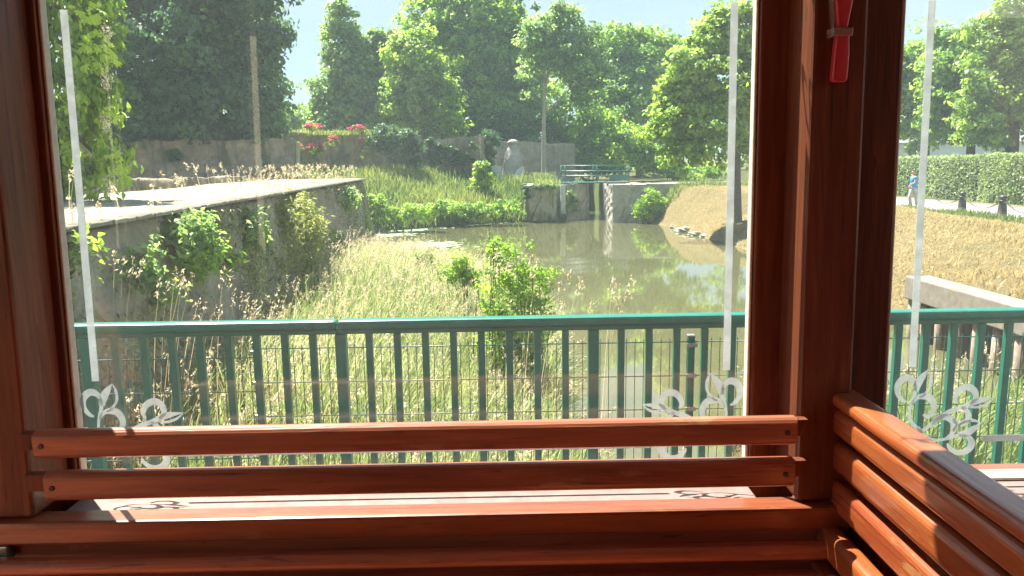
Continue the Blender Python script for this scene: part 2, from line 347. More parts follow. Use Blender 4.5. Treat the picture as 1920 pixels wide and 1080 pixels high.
# bridge deck the carriage stands on
r_ = box('road', -3.2, 40, -6, 3.95, -.32, 0, ASPH, None, .0); setp(r_, kind='structure')
# quay paving on the rampart
ys_ = np.arange(3.4, 25.5, .2); Vv = []; 
wl = 3.1
for yy in ys_:
    e = .006*math.sin(yy*3.1)+.006*math.sin(yy*7.7); Vv += [(xw(yy)+.12+e, yy, 1.335), (xw(yy)-.45, yy, 1.345), (xw(yy)-wl-.2*math.sin(yy*.7), yy, 1.34), (xw(yy)+.12+e, yy, 1.30)]
Vv = np.array(Vv); ii = np.arange(len(ys_)-1)[:, None]*4
Fq = np.concatenate([ii+np.array([[0, 1, 5, 4]]), ii+np.array([[1, 2, 6, 5]]), ii+np.array([[3, 0, 4, 7]])])
t = NT('pale_quay_paving_slabs'); v = t.coords()
bk = t.n('TexBrick'); bk.inputs['Scale'].default_value = .55; bk.inputs['Mortar Size'].default_value = .012; bk.inputs['Mortar Smooth'].default_value = .3; bk.inputs['Bias'].default_value = -.2
bk.inputs['Color1'].default_value = (.33, .29, .235, 1); bk.inputs['Color2'].default_value = (.26, .225, .18, 1); bk.inputs['Mortar'].default_value = (.11, .10, .06, 1); t.l(v, bk.inputs['Vector'])
n_ = t.noise(v, 3.5, 7, .7); c = t.mix(t.ramp(n_, [(.45, (0,)*3), (.7, (.6,)*3)]), bk.outputs[0], (.20, .175, .11)); PAVE = t.end(t.pbr(c, .9, .2, t.bump(n_, .4, .02)))
setp(np_mesh('quay_pavement', Vv, Fq, PAVE, None), kind='structure')
# path on the far right
pp = np.array([(18.5, y, -.405) for y in (5, 90)]+[(22.6, y, -.405) for y in (90, 5)]); pv = np.concatenate([pp, pp-[0, 0, .3]])
setp(np_mesh('path', pv, [[3, 2, 1, 0], [0, 1, 5, 4], [2, 3, 7, 6], [1, 2, 6, 5], [3, 0, 4, 7]], PATHM), kind='structure')

# ------------------------------------------------------------------ summer haze
t = NT('summer_haze'); vp = t.n('VolumePrincipled'); vp.inputs['Color'].default_value = (.66, .90, 1, 1); vp.inputs['Density'].default_value = HAZE; vp.inputs['Anisotropy'].default_value = .0
t.l(vp.outputs[0], t.out.inputs['Volume'])
hz = box('haze', -290, 290, -45, 290, -4, 17.5, t.m, None, 0); setp(hz, kind='stuff')
# ------------------------------------------------------------------ walls
def rough_wall(name, quad, nu, nv, amp, thick, mat, parent, seed=0, lump=1.0):
    """front face between four corners (bottom-left, bottom-right, top-right, top-left), uneven, closed at the back"""
    q = np.array(quad, float); U, Vv_ = np.meshgrid(np.linspace(0, 1, nu), np.linspace(0, 1, nv))
    Pf = q[0]*((1-U)*(1-Vv_))[..., None]+q[1]*(U*(1-Vv_))[..., None]+q[2]*(U*Vv_)[..., None]+q[3]*((1-U)*Vv_)[..., None]
    nrm = unit(np.cross(q[1]-q[0], q[3]-q[0])); wdt = np.linalg.norm(q[1]-q[0]); hgt = np.linalg.norm(q[3]-q[0])
    a, b = U*wdt*lump, Vv_*hgt*lump
    d = amp*(fbm(a*2.1+seed, b*2.1)+.8*fbm(a*5.3+seed, b*6.1)+.5*rng.normal(size=a.shape)*.5)
    d = d*(1-.75*Vv_**5)
    Pf = Pf+nrm*d[..., None]; Pf[-1] += np.array([0, 0, 1])*(amp*.9*fbm(a[-1]*3+seed, 0*a[-1]))[..., None]
    Pb = Pf[-1]-nrm*thick; top = Pf.reshape(-1, 3)
    Vt = np.concatenate([top, Pb, [q[0]-nrm*thick, q[1]-nrm*thick]]); j = (np.arange(nv-1)[:, None]*nu+np.arange(nu-1)[None]).ravel()
    F = [np.stack([j, j+1, j+nu+1, j+nu], 1)]; o = (nv-1)*nu; k = np.arange(nu-1); F.append(np.stack([o+k, o+k+1, nu*nv+k+1, nu*nv+k], 1))
    F = np.concatenate(F)
    ob = np_mesh(name, Vt, F, mat, parent, None, False)
    bm = bmesh.new(); bm.from_mesh(ob.data); bm.verts.ensure_lookup_table(); nb = nu*nv
    bm.faces.new([bm.verts[r*nu] for r in range(nv)]+[bm.verts[nb], bm.verts[nb+nu]])
    bm.faces.new([bm.verts[r*nu+nu-1] for r in range(nv)][::-1]+[bm.verts[nb+nu+1], bm.verts[nb+nu-1]])
    bm.faces.new([bm.verts[nb+r] for r in range(nu)]+[bm.verts[nb+nu+1], bm.verts[nb+nu]])
    bmesh.ops.recalc_face_normals(bm, faces=bm.faces); bm.to_mesh(ob.data); bm.free(); return ob
qw = thing('quay_wall', (-4, 14, -1), 'long rough grey masonry wall with plants, carrying the pale paved quay on the left', 'wall')
rough_wall('masonry_face', [(xw(3.4)+.15, 3.4, -1.6), (xw(25.4)+.5, 25.4, -1.6), (xw(25.4), 25.4, 1.27), (xw(3.4), 3.4, 1.27)], 520, 64, .062, .9, ST_QUAY, qw)
rough_wall('end_face', [(xw(25.4)+.47, 25.38, -1.6), (-14, 25.9, -1.6), (-14, 25.9, 1.27), (xw(25.4)-.02, 25.38, 1.27)], 60, 20, .04, .5, ST_QUAY, qw)
lw = thing('low_wall', (-7, 18, 1.3), 'low dark rubble kerb wall between the paved quay and the dry grass', 'wall')
rough_wall('rubble_face', [(xw(13)-3.3, 13, 1.28), (xw(24)-3.4, 24, 1.28), (xw(24)-3.45, 24, 1.5), (xw(13)-3.4, 13, 1.56)], 90, 6, .04, .35, ST_RUIN, lw, 3)
def rampart(name, pts, D, label, zb, mat=ST_RUIN, amp=.09, part='masonry_face', nu=120, nv=24, thick=1.2, batter=.25):
    (x0, y0), (x1, y1) = pts; D0, D1 = D if hasattr(D, '__len__') else (D, D)
    a, b = P(x0, y0, D0), P(x1, y1, D1); o = thing(name, ((a[0]+b[0])/2, (D0+D1)/2, zb), label, 'wall')
    rough_wall(part, [(a[0], D0-batter, zb), (b[0], D1-batter, zb), (b[0], D1, b[2]), (a[0], D0, a[2])], nu, nv, amp, thick, mat, o, x0)
    return o, a, b
rampart('rampart_wall', [(110, 262), (548, 262)], (33, 33), 'buff rampart wall under the big dark tree behind the paved quay', 1.1)
rampart('rampart_wall', [(530, 249), (790, 252)], (42, 45), 'rampart wall topped by dry grass and red flowering valerian', .3)
rampart('rampart_wall', [(784, 262), (893, 256)], (45.5, 44.5), 'square topped block of rampart wall with dark ivy across its middle', .2, thick=2.5, batter=.1)
rampart('rampart_wall', [(930, 264), (1078, 270)], (49, 50), 'grey rampart wall behind the stone turret and the slim trunk', .2, ST_QUAY)

# turret of the dam wall
tp = P(963, 348, 46.5); tu = thing('stone_turret', (tp[0], 46.5, tp[2]), 'weathered bottle shaped stone turret with a rounded cap, right of the leafy sapling', 'turret')
m_ = 46.5/FPX
lathe('turret_body', tp, [(21*m_, -10*m_), (21*m_, 12*m_), (19*m_, 40*m_), (15*m_, 58*m_), (11*m_, 67*m_), (8*m_, 72*m_), (7.5*m_, 76*m_)], ST_PALE, tu, 18)
lathe('cap', tp, [(7.5*m_, 76.1*m_), (10.5*m_, 77*m_), (10*m_, 80*m_), (7*m_, 83*m_), (2*m_, 84.5*m_)], ST_PALE, tu, 18)
bm = bmesh.new(); q = [P(972, 345, 46.8), P(1000, 345, 46.8), P(988, 300, 46.8), P(973, 285, 46.8)]
f_ = [bm.verts.new(Vector(c)) for c in q]; b_ = [bm.verts.new(Vector(c)+Vector((0, .8, 0))) for c in q]
bm.faces.new(f_); bm.faces.new(b_[::-1]); [bm.faces.new((f_[k], f_[(k+1) % 4], b_[(k+1) % 4], b_[k])) for k in range(4)]
bm_obj('sloping_ridge', bm, ST_RUIN, tu)
def slab(q, th, label, D):
    bm = bmesh.new(); q = [Vector(P(x, y, d)) for x, y, d in q]; n = Vector((0, .22, 0))
    a = [bm.verts.new(c) for c in q]; b = [bm.verts.new(c+n) for c in q]; bm.faces.new(a); bm.faces.new(b[::-1])
    for k in range(len(q)): bm.faces.new((a[k], a[(k+1) % len(q)], b[(k+1) % len(q)], b[k]))
    setp(bm_obj('concrete_slab', bm, SLABM), label, 'slab', 'pale slabs against the stone turret')
slab([(920, 311, 46), (941, 311, 45.8), (943, 344, 45.6), (928, 344, 45.8)], .2, 'upright pale slab leaning on the left of the stone turret', 46)
slab([(958, 344, 45.3), (972, 348, 45.2), (985, 322, 45.4), (981, 311, 45.5), (970, 318, 45.5)], .2, 'tilted pale grey slab at the right foot of the stone turret', 45)

# lock walls
ZL = P(1160, 346, 38.6)[2]
def prism(name, pts, z0, z1, mat, parent, bev=.03, n=10):
    bm = bmesh.new(); a = [bm.verts.new((x, y, z0)) for x, y in pts]; f = bm.faces.new(a)
    r = bmesh.ops.extrude_face_region(bm, geom=[f]); vs = [e for e in r['geom'] if isinstance(e, bmesh.types.BMVert)]
    for v in vs: v.co.z = z1
    bmesh.ops.bevel(bm, geom=[e for e in bm.edges if abs(e.verts[0].co.z-e.verts[1].co.z) < .01 and e.verts[0].co.z > z0+.1], offset=bev, segments=1, affect='EDGES')
    ed = [e for e in bm.edges if e.calc_length() > .5]; bmesh.ops.subdivide_edges(bm, edges=ed, cuts=n, use_grid_fill=True)
    for v in bm.verts:
        if v.co.z > z0+.05: v.co += Vector((random.gauss(0, .022), random.gauss(0, .03), random.gauss(0, .015)))
    return bm_obj(name, bm, mat, parent)
def X(px, D): return P(px, 380, D)[0]
lkL = thing('lock_wall', (X(1040, 40), 40, WATER), 'mossy left lock wall with grass on top and a pale post in its groove', 'lock wall')
prism('front_block', [(X(985, 39.4), 39.4), (X(1043, 39.6), 39.6), (X(1043, 39.6), 43), (X(985, 39.4), 43)], -1.8, ZL, ST_LOCK, lkL)
prism('inner_block', [(X(1062, 40.6), 40.6), (X(1105, 41.4), 41.4), (X(1103, 45), 45), (X(1062, 40.6), 45)], -1.8, ZL+.02, ST_LOCK, lkL)
box('groove_post', X(1051, 40.2), X(1060, 40.2), 40.05, 40.3, -1.6, ZL-.02, SLABM, lkL, .02)
box('groove_back', X(1041, 40.9), X(1064, 40.9), 40.7, 41, -1.8, ZL-.05, ST_LOCK, lkL, .02)
lkR = thing('lock_wall', (X(1165, 38.6), 38.6, WATER), 'square right lock pier with a pale sunlit corner and a long low wing wall', 'lock wall')
prism('pier', [(X(1130, 41), 41), (X(1149, 38.4), 38.4), (X(1213, 38.6), 38.7), (X(1213, 38.6), 43), (X(1133, 43), 43)], -1.8, ZL, ST_PALE, lkR)
prism('wing_wall', [(X(1213, 38.6)+.004, 38.8), (19, 38.9), (19, 39.7), (X(1213, 38.6)+.004, 39.7)], -1.6, ZL+.03, ST_PALE, lkR)

# footbridge over the lock
fb = thing('footbridge', (X(1120, 41.5), 41.5, ZL), 'small green painted footbridge with three thin rails across the lock', 'footbridge')
xa, xb = X(1048, 41.5), X(1178, 41.5)
def Zp(py, D=41.5, px=1115): return P(px, py, D)[2]
box('deck', xa, xb, 41.0, 42.4, ZL+.02, ZL+.08, GREENB, fb, .02)
for yy, pa, pb in ((41.05, 1060, 1178), (42.35, 1052, 1172)):
    for py in (310, 320, 329): tube_obj('rail', [(X(pa, yy), yy, Zp(py)), (X(pb, yy), yy, Zp(py)-.03)], .03, GREENB, fb, 6)
    for px in (pa, pa*.5+pb*.5, pb): tube_obj('post', [(X(px, yy), yy, ZL+.1), (X(px, yy), yy, Zp(309))], .032, GREENB, fb, 6)
box('end_panel', X(1142, 41), X(1178, 41), 41.0, 41.04, ZL+.15, Zp(328), GREENB, fb, .01)
box('winch_plate', X(1136, 40), X(1172, 40), 39.6, 40.2, ZL+.02, ZL+.09, DARK, fb, .01)
for px, d in ((1040, 40.2), (1046, 41), (1054, 40.2)): tube_obj('gate_bar', [(X(px, d), d, ZL), (X(px, d), d, Zp(330))], .03, GREENB, fb, 6)

# retaining wall on the right: cap beam on timber piles
ca, cb = G(1697, 517, -.2), G(1890, 577, -.2)
rw = thing('retaining_wall', (6.6, 9, WATER), 'pale capped bank edge on dark timber piles at the foot of the dry slope', 'retaining wall')
xq = ca[0]
for y0, y1 in ((9.3, ca[1]), (6.4, 9.292), (4.0, 6.392)): box('cap_beam', xq, xq+.42, y0, y1, -.58, -.2, CAPM, rw, .02)
yy = ca[1]-.1
while yy > 4.1:
    rr = random.uniform(.06, .09); tube_obj('pile', [(xq+.12+random.uniform(-.03, .05), yy, -1.9), (xq+.12, yy, -.585)], rr, PILEM, rw, 8); yy -= random.uniform(.34, .5)
box('backing_board', xq+.28, xq+.34, 4.0, ca[1]-.02, -1.9, -.59, DARK, rw, .01)

# ------------------------------------------------------------------ trees
def crown_pts(blobs, n, clump=.55, flat=.6, hang=0.0):
    """leaf positions in clumps through the shells of ellipsoids; returns positions, normals, tint"""
    b = np.array(blobs, float); area = (b[:, 3]*b[:, 4]+b[:, 3]*b[:, 5]+b[:, 4]*b[:, 5]); pr = area/area.sum()
    nc = max(12, n//45); w_ = rng.choice(len(b), nc, p=pr); d = unit(rng.normal(size=(nc, 3))); d[:, 2] = np.where((d[:, 2] < -.5) & (rng.random(nc) < .5), -d[:, 2], d[:, 2])
    rr = rng.uniform(.55, 1.06, nc)**.7
    ph = rng.uniform(0, 6, 3); rr = rr*(1+.16*np.sin(4*d[:, 0]+3*d[:, 2]+ph[0])+.12*np.sin(7*d[:, 1]-6*d[:, 2]+ph[1])+.10*np.sin(9*d[:, 0]+8*d[:, 2]+ph[2]))
    cc = b[w_, :3]+d*b[w_, 3:]*rr[:, None]; cs = clump*rng.uniform(.5, 1.35, nc)
    k = rng.integers(0, nc, n); off = rng.normal(size=(n, 3)); off = unit(off)*rng.uniform(.15, 1, n)[:, None]**.6; off[:, 2] = off[:, 2]*flat
    C = cc[k]+off*cs[k][:, None]; C[:, 2] -= hang*np.abs(rng.normal(size=n))
    N = unit(.55*d[k]+.5*off+np.array([0, 0, .45])+.55*rng.normal(size=(n, 3)))
    tint = np.clip(.42+.25*rng.normal(size=nc)[k]+.22*rng.normal(size=n), 0, 1)
    return C, N, tint
def limbs(parent, base, top, r, blobs, bark, nl=7):
    bm = bmesh.new(); base, top = Vector(base), Vector(top); ax = top-base
    pts = [base+ax*t+Vector((.1*r*math.sin(7*t+base.x), .1*r*math.cos(5*t), 0))*6*t*(1-t) for t in np.linspace(0, 1, 7)]
    tube(bm, [pts[0]-Vector((0, 0, .4))]+pts, [r*1.35]+[r*(1.15-.85*t) for t in np.linspace(0, 1, 7)], 10)
    for b in random.sample(list(blobs), min(nl, len(blobs)))+random.choices(list(blobs), k=max(0, nl-len(blobs))):
        t = random.uniform(.45, .95); s = base+ax*t; e = Vector(b[:3])+Vector((random.uniform(-.6, .6)*b[3], random.uniform(-.6, .6)*b[4], random.uniform(-.3, .6)*b[5]))
        m = s.lerp(e, .5)+Vector((0, 0, .12*(e-s).length)); rb = r*(1-.75*t)*.7
        tube(bm, [s, s.lerp(m, .6), m, m.lerp(e, .6), e], [rb, rb*.8, rb*.6, rb*.4, rb*.15], 6)
    return bm_obj('trunk', bm, bark, parent, True)
def tree(label, D, pb, n, leaf, mat, trunk, cat='tree', bark=BARK, tr=.22, clump=.6, group='trees round the moat', name='tree', flat=.6, nl=7, dd=.8, hang=0.0, aspect=.6):
    bl = []
    for px, py, rx, ry in pb:
        dz = D+random.uniform(-.25, .25)*rx/FPX*D*1.2; c = P(px, py, dz); s = dz/FPX; bl.append((c[0], c[1], c[2], 1.1*rx*s, dd*rx*s, 1.1*ry*s))
    tx, ty0, ty1 = trunk; bp = P(tx, ty0, D); zb = float(ground(bp[0], D)); bp[2] = zb; tpz = P(tx+random.uniform(-6, 6), ty1, D)
    o = thing(name, bp, label, cat, group)
    n = int(n*1.5); C, N, t = crown_pts(bl, n, clump, flat, hang)
    leaves('crown', C, N, leaf*1.15*rng.uniform(.6, 1.35, n), t, mat, o, aspect=aspect)
    limbs(o, bp, tpz, tr, bl, bark, nl); return o, bl
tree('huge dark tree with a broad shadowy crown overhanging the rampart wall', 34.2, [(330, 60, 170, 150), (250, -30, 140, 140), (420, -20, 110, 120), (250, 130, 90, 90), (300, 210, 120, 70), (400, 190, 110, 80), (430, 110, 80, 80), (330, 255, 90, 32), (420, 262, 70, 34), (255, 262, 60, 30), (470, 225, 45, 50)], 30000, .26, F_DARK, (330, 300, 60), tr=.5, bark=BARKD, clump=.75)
tree('bushy mid green tree at the right flank of the huge dark tree', 39, [(470, 130, 40, 60), (485, 200, 42, 60), (440, 40, 55, 60), (505, 235, 28, 34), (495, 90, 22, 24)], 9000, .24, F_GREY, (480, 300, 120), tr=.25)
tree('narrow cone shaped tree standing apart against the pale sky', 50, [(642, 50, 24, 45), (640, 95, 36, 50), (648, 145, 48, 55), (650, 195, 58, 55), (655, 235, 60, 30), (618, 200, 28, 45), (690, 190, 34, 50)], 16000, .26, F_GREY, (655, 270, 60), tr=.25, clump=.6)
tree('small round tree between the cone shaped tree and the tallest tree', 51, [(720, 130, 34, 44), (705, 90, 18, 25), (735, 190, 45, 50), (755, 130, 24, 30)], 9000, .26, F_GREY, (725, 270, 130), tr=.2)
tree('yellow green leafy tree in front of the tallest tree', 48, [(775, 110, 40, 45), (790, 165, 46, 45), (815, 200, 40, 40), (765, 205, 45, 45), (830, 240, 34, 25)], 11000, .26, F_LIGHT, (790, 280, 140), tr=.22)
tree('tallest tree with a broad dense dome crown behind the rampart', 56, [(860, 30, 85, 60), (925, 35, 75, 55), (800, 75, 55, 50), (880, 100, 105, 65), (955, 100, 60, 65), (860, 165, 90, 60), (950, 175, 65, 60), (905, 230, 80, 45), (985, 220, 40, 50)], 30000, .30, F_MID, (880, 300, 60), tr=.45, clump=.8)
tree('slender tree with one bare pale trunk rising by the turret', 47.5, [(1050, 75, 50, 50), (1010, 80, 35, 40), (1085, 110, 45, 48), (1045, 120, 50, 40), (1100, 160, 35, 45), (990, 130, 26, 40), (1045, 30, 22, 22)], 8500, .23, F_GREY, (1020, 305, 90), tr=.15, clump=.6, nl=9, bark=BARKP)
tree('rounded tree at the far end of the canal behind the footbridge', 60, [(1180, 95, 48, 40), (1235, 105, 42, 40), (1150, 140, 45, 50), (1210, 150, 60, 55), (1180, 205, 70, 55), (1250, 190, 40, 60)], 17000, .30, F_MID, (1200, 310, 110), tr=.3, clump=.75)
tree('pale green spreading tree leaning over the dry bank beside the water', 30, [(1345, 85, 48, 55), (1395, 70, 45, 60), (1300, 140, 45, 50), (1360, 160, 62, 60), (1290, 200, 46, 45), (1262, 240, 42, 40), (1340, 235, 70, 50), (1300, 285, 45, 32), (1395, 240, 40, 60), (1255, 185, 20, 25), (1420, 150, 50, 70)], 24000, .17, F_LIGHT, (1385, 380, 120), tr=.14, clump=.42, nl=10)
tree('dark leafy tree partly hidden by the wooden post, above the hedge end', 52, [(1720, 150, 36, 50), (1705, 200, 30, 45), (1730, 235, 34, 40), (1690, 130, 30, 40)], 8000, .28, F_MID, (1737, 300, 150), tr=.35, bark=BARKD)
tree('middle of the clipped looking trees behind the hedge', 47, [(1790, 100, 46, 42), (1780, 150, 46, 42), (1800, 200, 55, 45), (1760, 215, 30, 35), (1835, 150, 34, 45), (1800, 240, 40, 25)], 14000, .26, F_MID, (1822, 310, 150), tr=.3, bark=BARKD)
tree('largest rightmost tree with a bright leafy crown behind the hedge', 42, [(1900, 60, 62, 60), (1870, 120, 55, 50), (1930, 120, 60, 70), (1880, 185, 70, 55), (1850, 230, 45, 35), (1920, 235, 60, 45), (1980, 150, 70, 90), (1960, 30, 60, 50)], 20000, .25, F_LIGHT, (1900, 330, 120), tr=.35, bark=BARKD)
# woodland behind everything
bl = []
for px, py, rx, ry in ((620, 225, 60, 40), (700, 190, 70, 70), (790, 170, 80, 90), (880, 150, 90, 100), (990, 150, 80, 90), (1080, 150, 80, 80), (1160, 165, 80, 80), (1250, 165, 80, 80), (1340, 150, 80, 90), (1430, 150, 80, 90), (1530, 150, 90, 90), (1640, 150, 90, 90), (650, 260, 60, 40), (760, 265, 80, 45), (880, 265, 90, 50), (1000, 265, 80, 50), (1110, 270, 80, 50), (1220, 270, 80, 45), (1330, 270, 80, 45), (1440, 270, 80, 45), (1540, 270, 80, 45)):
    D = 72+random.uniform(-3, 3); c = P(px, py, D); bl.append((c[0], D, c[2], rx*D/FPX, 2.5, ry*D/FPX))
C, N, t = crown_pts(bl, 42000, 1.0, .6); V, F, T_ = leaf_geo(C, N, .42*rng.uniform(.6, 1.3, len(C)), t)
setp(np_mesh('woodland', V, F, F_MID, None, T_), 'continuous green woodland closing the view behind all the nearer trees', 'woodland', kind='stuff')
# shrubs behind the walls
def bush(label, D, pb, n, leaf, mat, zb=None, name='shrub', cat='shrub', clump=.35, group=None, stems=5, hang=0.0, flat=.7, aspect=.6, dd=.8):
    bl = []
    for px, py, rx, ry in pb:
        c = P(px, py, D); s = D/FPX; bl.append((c[0], D, c[2], rx*s, dd*rx*s, ry*s))
    low = max(pb, key=lambda q: q[1]+q[3]); bp = P(low[0], low[1]+low[3], D)
    if zb is None: bp[2] = float(ground(bp[0], D))
    o = thing(name, bp, label, cat, group); C, N, t = crown_pts(bl, n, clump, flat, hang)
    leaves('foliage', C, N, leaf*rng.uniform(.6, 1.35, n), t, mat, o, aspect=aspect)
    bm = bmesh.new()
    for _ in range(stems):
        b = random.choice(bl); e = Vector(b[:3]); s = Vector(bp)+Vector((random.uniform(-.3, .3)*b[3], 0, -.05)); m = s.lerp(e, .5)+Vector((random.uniform(-.1, .1), 0, .1))
        tube(bm, [s, m, e], [.02+.001*D*.4, .012+.0003*D, .004], 5)
    bm_obj('stem', bm, BARK, o, True); return o
bush('dark undergrowth in shade behind the footbridge', 53, [(1080, 225, 55, 50), (1130, 265, 60, 50), (1065, 290, 40, 30), (1180, 285, 50, 35), (1105, 310, 60, 18)], 14000, .28, F_MID, clump=.6)
bush('light green thicket over the far bank, right of the footbridge', 47, [(1180, 275, 28, 32), (1205, 300, 34, 26), (1240, 305, 40, 25), (1300, 325, 60, 12)], 8000, .22, F_MID, clump=.5)
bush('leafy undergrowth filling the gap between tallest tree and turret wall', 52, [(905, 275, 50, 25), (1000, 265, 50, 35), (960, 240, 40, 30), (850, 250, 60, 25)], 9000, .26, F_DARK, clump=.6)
bush('pale distant bushes on the skyline left of the cone shaped tree', 66, [(560, 225, 28, 20), (590, 222, 22, 22), (535, 232, 25, 15)], 3500, .3, F_GREY, clump=.6, name='hedge_bush')
bush('ivy heap spilling over the rampart wall next to the ivy clad block', 42.6, [(735, 256, 40, 16), (768, 275, 18, 32), (725, 272, 24, 14), (782, 310, 5, 22)], 5500, .16, F_IVY, name='ivy', cat='ivy', clump=.3)
bush('ivy band clinging across the square topped rampart block', 43.9, [(830, 290, 30, 15), (862, 298, 24, 9), (888, 285, 6, 18), (808, 275, 9, 18)], 3400, .14, F_IVY, name='ivy', cat='ivy', clump=.25, dd=.12)
bush('dark shrub tumbling down beside the rampart block', 46.5, [(915, 275, 20, 28), (905, 310, 14, 25)], 3000, .2, F_IVY, clump=.35)
bush('leafy sapling growing on the bank before the stone turret', 41, [(903, 318, 10, 14), (905, 340, 18, 18), (903, 362, 16, 14)], 3000, .15, F_LIGHT, name='sapling', clump=.25)
bush('rounded green bush against the side of the right lock pier', 37.6, [(1222, 385, 24, 24), (1245, 394, 22, 18), (1205, 398, 18, 17), (1262, 404, 16, 10)], 6500, .11, F_BUSH, clump=.25)
bush('ivy hanging on the corner of the left lock wall', 39.2, [(985, 358, 8, 12), (990, 375, 4, 14), (1022, 352, 26, 4)], 1500, .1, F_IVY, name='ivy', cat='ivy', clump=.15, dd=.3)
bush('creeper patch on the inner face of the left lock wall', 40.4, [(1072, 385, 10, 22), (1045, 395, 6, 18)], 1300, .1, F_MID, name='creeper', cat='creeper', clump=.15, dd=.15)
bush('low green bushes at the waterline beside the quay wall corner', 34.5, [(720, 405, 32, 16), (755, 408, 24, 14), (700, 385, 20, 18), (790, 398, 30, 14)], 7000, .12, F_BUSH, clump=.25)
bush('darker bushes along the waterline of the grassy bank', 37.5, [(850, 395, 45, 16), (910, 396, 40, 14), (955, 392, 30, 16)], 7000, .12, F_MID, clump=.25)
# valerian
def valerian(label, D, px, py, rx, ry, n=500):
    c = P(px, py, D); s = D/FPX; o = thing('valerian', (c[0], D, c[2]-ry*s), label, 'flowering plant', 'red valerian on the rampart wall')
    C, N, t = crown_pts([(c[0], D, c[2]-.2*ry*s, rx*s, .2, ry*s)], n, .2); leaves('foliage', C, N, .11, t, F_MID, o)
    C, N, t = crown_pts([(c[0], D-.12, c[2]+.3*ry*s, rx*s*.9, .2, ry*s*.6)], int(n*.8), .16); setp(leaves('flower', C, N, .10, t, F_FLOWER, o), kind='stuff')
for q in (('largest red valerian clump, low on the rampart wall', 41.9, 592, 277, 15, 9, 500), ('red valerian tuft on top of the wall by the cone shaped tree', 42.8, 672, 242, 16, 6, 420), ('red valerian tuft on the wall top left of the others', 42.2, 588, 238, 18, 6, 380),
          ('thin red valerian on the wall face under the top tuft', 42.7, 680, 272, 8, 18, 260), ('faint red valerian strands at the left end of the rampart wall', 41.6, 552, 273, 16, 8, 260), ('small red valerian sprig midway along the rampart wall', 42.3, 625, 262, 10, 9, 200)): valerian(*q)

# ------------------------------------------------------------------ grass
def scatter(n, x0, x1, y0, y1, test):
    x, y = rng.uniform(x0, x1, n*4), rng.uniform(y0, y1, n*4); k = test(x, y); x, y = x[k][:n], y[k][:n]; return np.stack([x, y, ground(x, y)], 1)
def seed_heads(S, Hh, lean, hl, wid):
    """thin stalks with a plume of spikelets along the upper end"""
    n = len(S); tint = rng.uniform(.2, 1, n); parts = [blade_geo(S, Hh, lean, np.full(n, wid), tint*.8)]
    m = 16; t = rng.uniform(0, 1, (n, m)); tt = 1-(hl/Hh)[:, None]*t
    c = S[:, None]+np.stack([lean[:, 0:1]*tt**2, lean[:, 1:2]*tt**2, Hh[:, None]*tt*(1-.12*tt)], -1)
    c += rng.normal(size=c.shape)*(.006+.010*np.sin(np.pi*t))[..., None]
    dr = unit(np.stack([2*lean[:, 0], 2*lean[:, 1], Hh*.76], 1)); T = np.repeat(dr, m, 0)+.35*rng.normal(size=(n*m, 3))
    parts.append(leaf_geo(c.reshape(-1, 3), rng.normal(size=(n*m, 3)), rng.uniform(.022, .045, n*m), np.repeat(tint, m), .34, T, .05)); return parts
onleft = lambda x, y: (ground(x, y) > WATER+.01) & (x > xw(y)+.25) & (x < 6.7) & (y < 25)
B = scatter(46000, -5.5, 6.7, 4.35, 24.5, onleft); n = len(B)
pd = fbm(B[:, 0], B[:, 1], .9); H = np.clip(rng.normal(.50, .17, n)+.12*pd, .15, 1.0)*np.where(B[:, 1] < 6.5, .8, 1)*np.where((B[:, 0] > .7) & (B[:, 0] < 2.4), .42, 1)
ln = np.stack([rng.normal(.10, .16, n), rng.normal(-.05, .14, n)], 1)
tn = np.clip(rng.normal(.5, .26, n)+.25*pd+.03*(B[:, 1]-9), 0, 1); tn = np.where(B[:, 1] < 7.5, tn*.7, tn)
g1 = blade_geo(B, H, ln, rng.uniform(.006, .016, n)*(1+B[:, 1]/14), tn)
setp(np_mesh('tall_grass', *join_geo([g1])[:2], F_GRASS, None, g1[2]), 'rank tall grass sloping from the bridge down to the moat', 'grass', kind='stuff')
B = scatter(2700, -5.5, 6.7, 4.4, 22, lambda x, y: onleft(x, y) & (rng.random(len(x)) < np.where(x < .7, 1, np.where(x < 2.4, .04, .3))*np.where(y > 14, 1.0, .6))); n = len(B)
H = rng.normal(.80, .16, n)*np.where(B[:, 1] < 6.5, .9, 1); ln = np.stack([rng.normal(.14, .15, n), rng.normal(-.05, .12, n)], 1)
V, F, T_ = join_geo(seed_heads(B, H, ln, rng.uniform(.10, .22, n), .004)); setp(np_mesh('grass_seed_heads', V, F, F_STRAW, None, T_), 'pale feathery seed heads standing above the tall grass', 'grass', kind='stuff')
# tall stalks close to the bridge that rise over the railing
St = []
for px, py in ((1060, 500), (1090, 515), (1110, 560), (1150, 520), (1165, 545), (1185, 515), (1050, 560), (300, 520), (330, 500), (345, 505), (375, 560), (420, 500), (440, 540), (480, 560), (215, 470), (250, 480), (170, 520), (140, 490), (265, 530), (405, 570), (465, 555), (520, 545), (1000, 470), (930, 465), (1720, 700), (1750, 690), (1845, 640), (1890, 680), (1785, 720)):
    Y = random.uniform(5.0, 6.6); e = P(px, py, Y); z0 = float(ground(e[0], Y)); lx = random.uniform(.1, .3)*(1 if px < 1600 else -1); St.append((e[0]-lx, Y, z0, (e[2]-z0)/.88, lx))
St = np.array(St); ln = np.stack([St[:, 4], 0*St[:, 4]], 1)
V, F, T_ = join_geo(seed_heads(St[:, :3], St[:, 3], ln, np.full(len(St), .22), .006)+seed_heads(St[:, :3]+[.03, .05, 0], St[:, 3]*.98, ln*1.03, np.full(len(St), .2), .004))
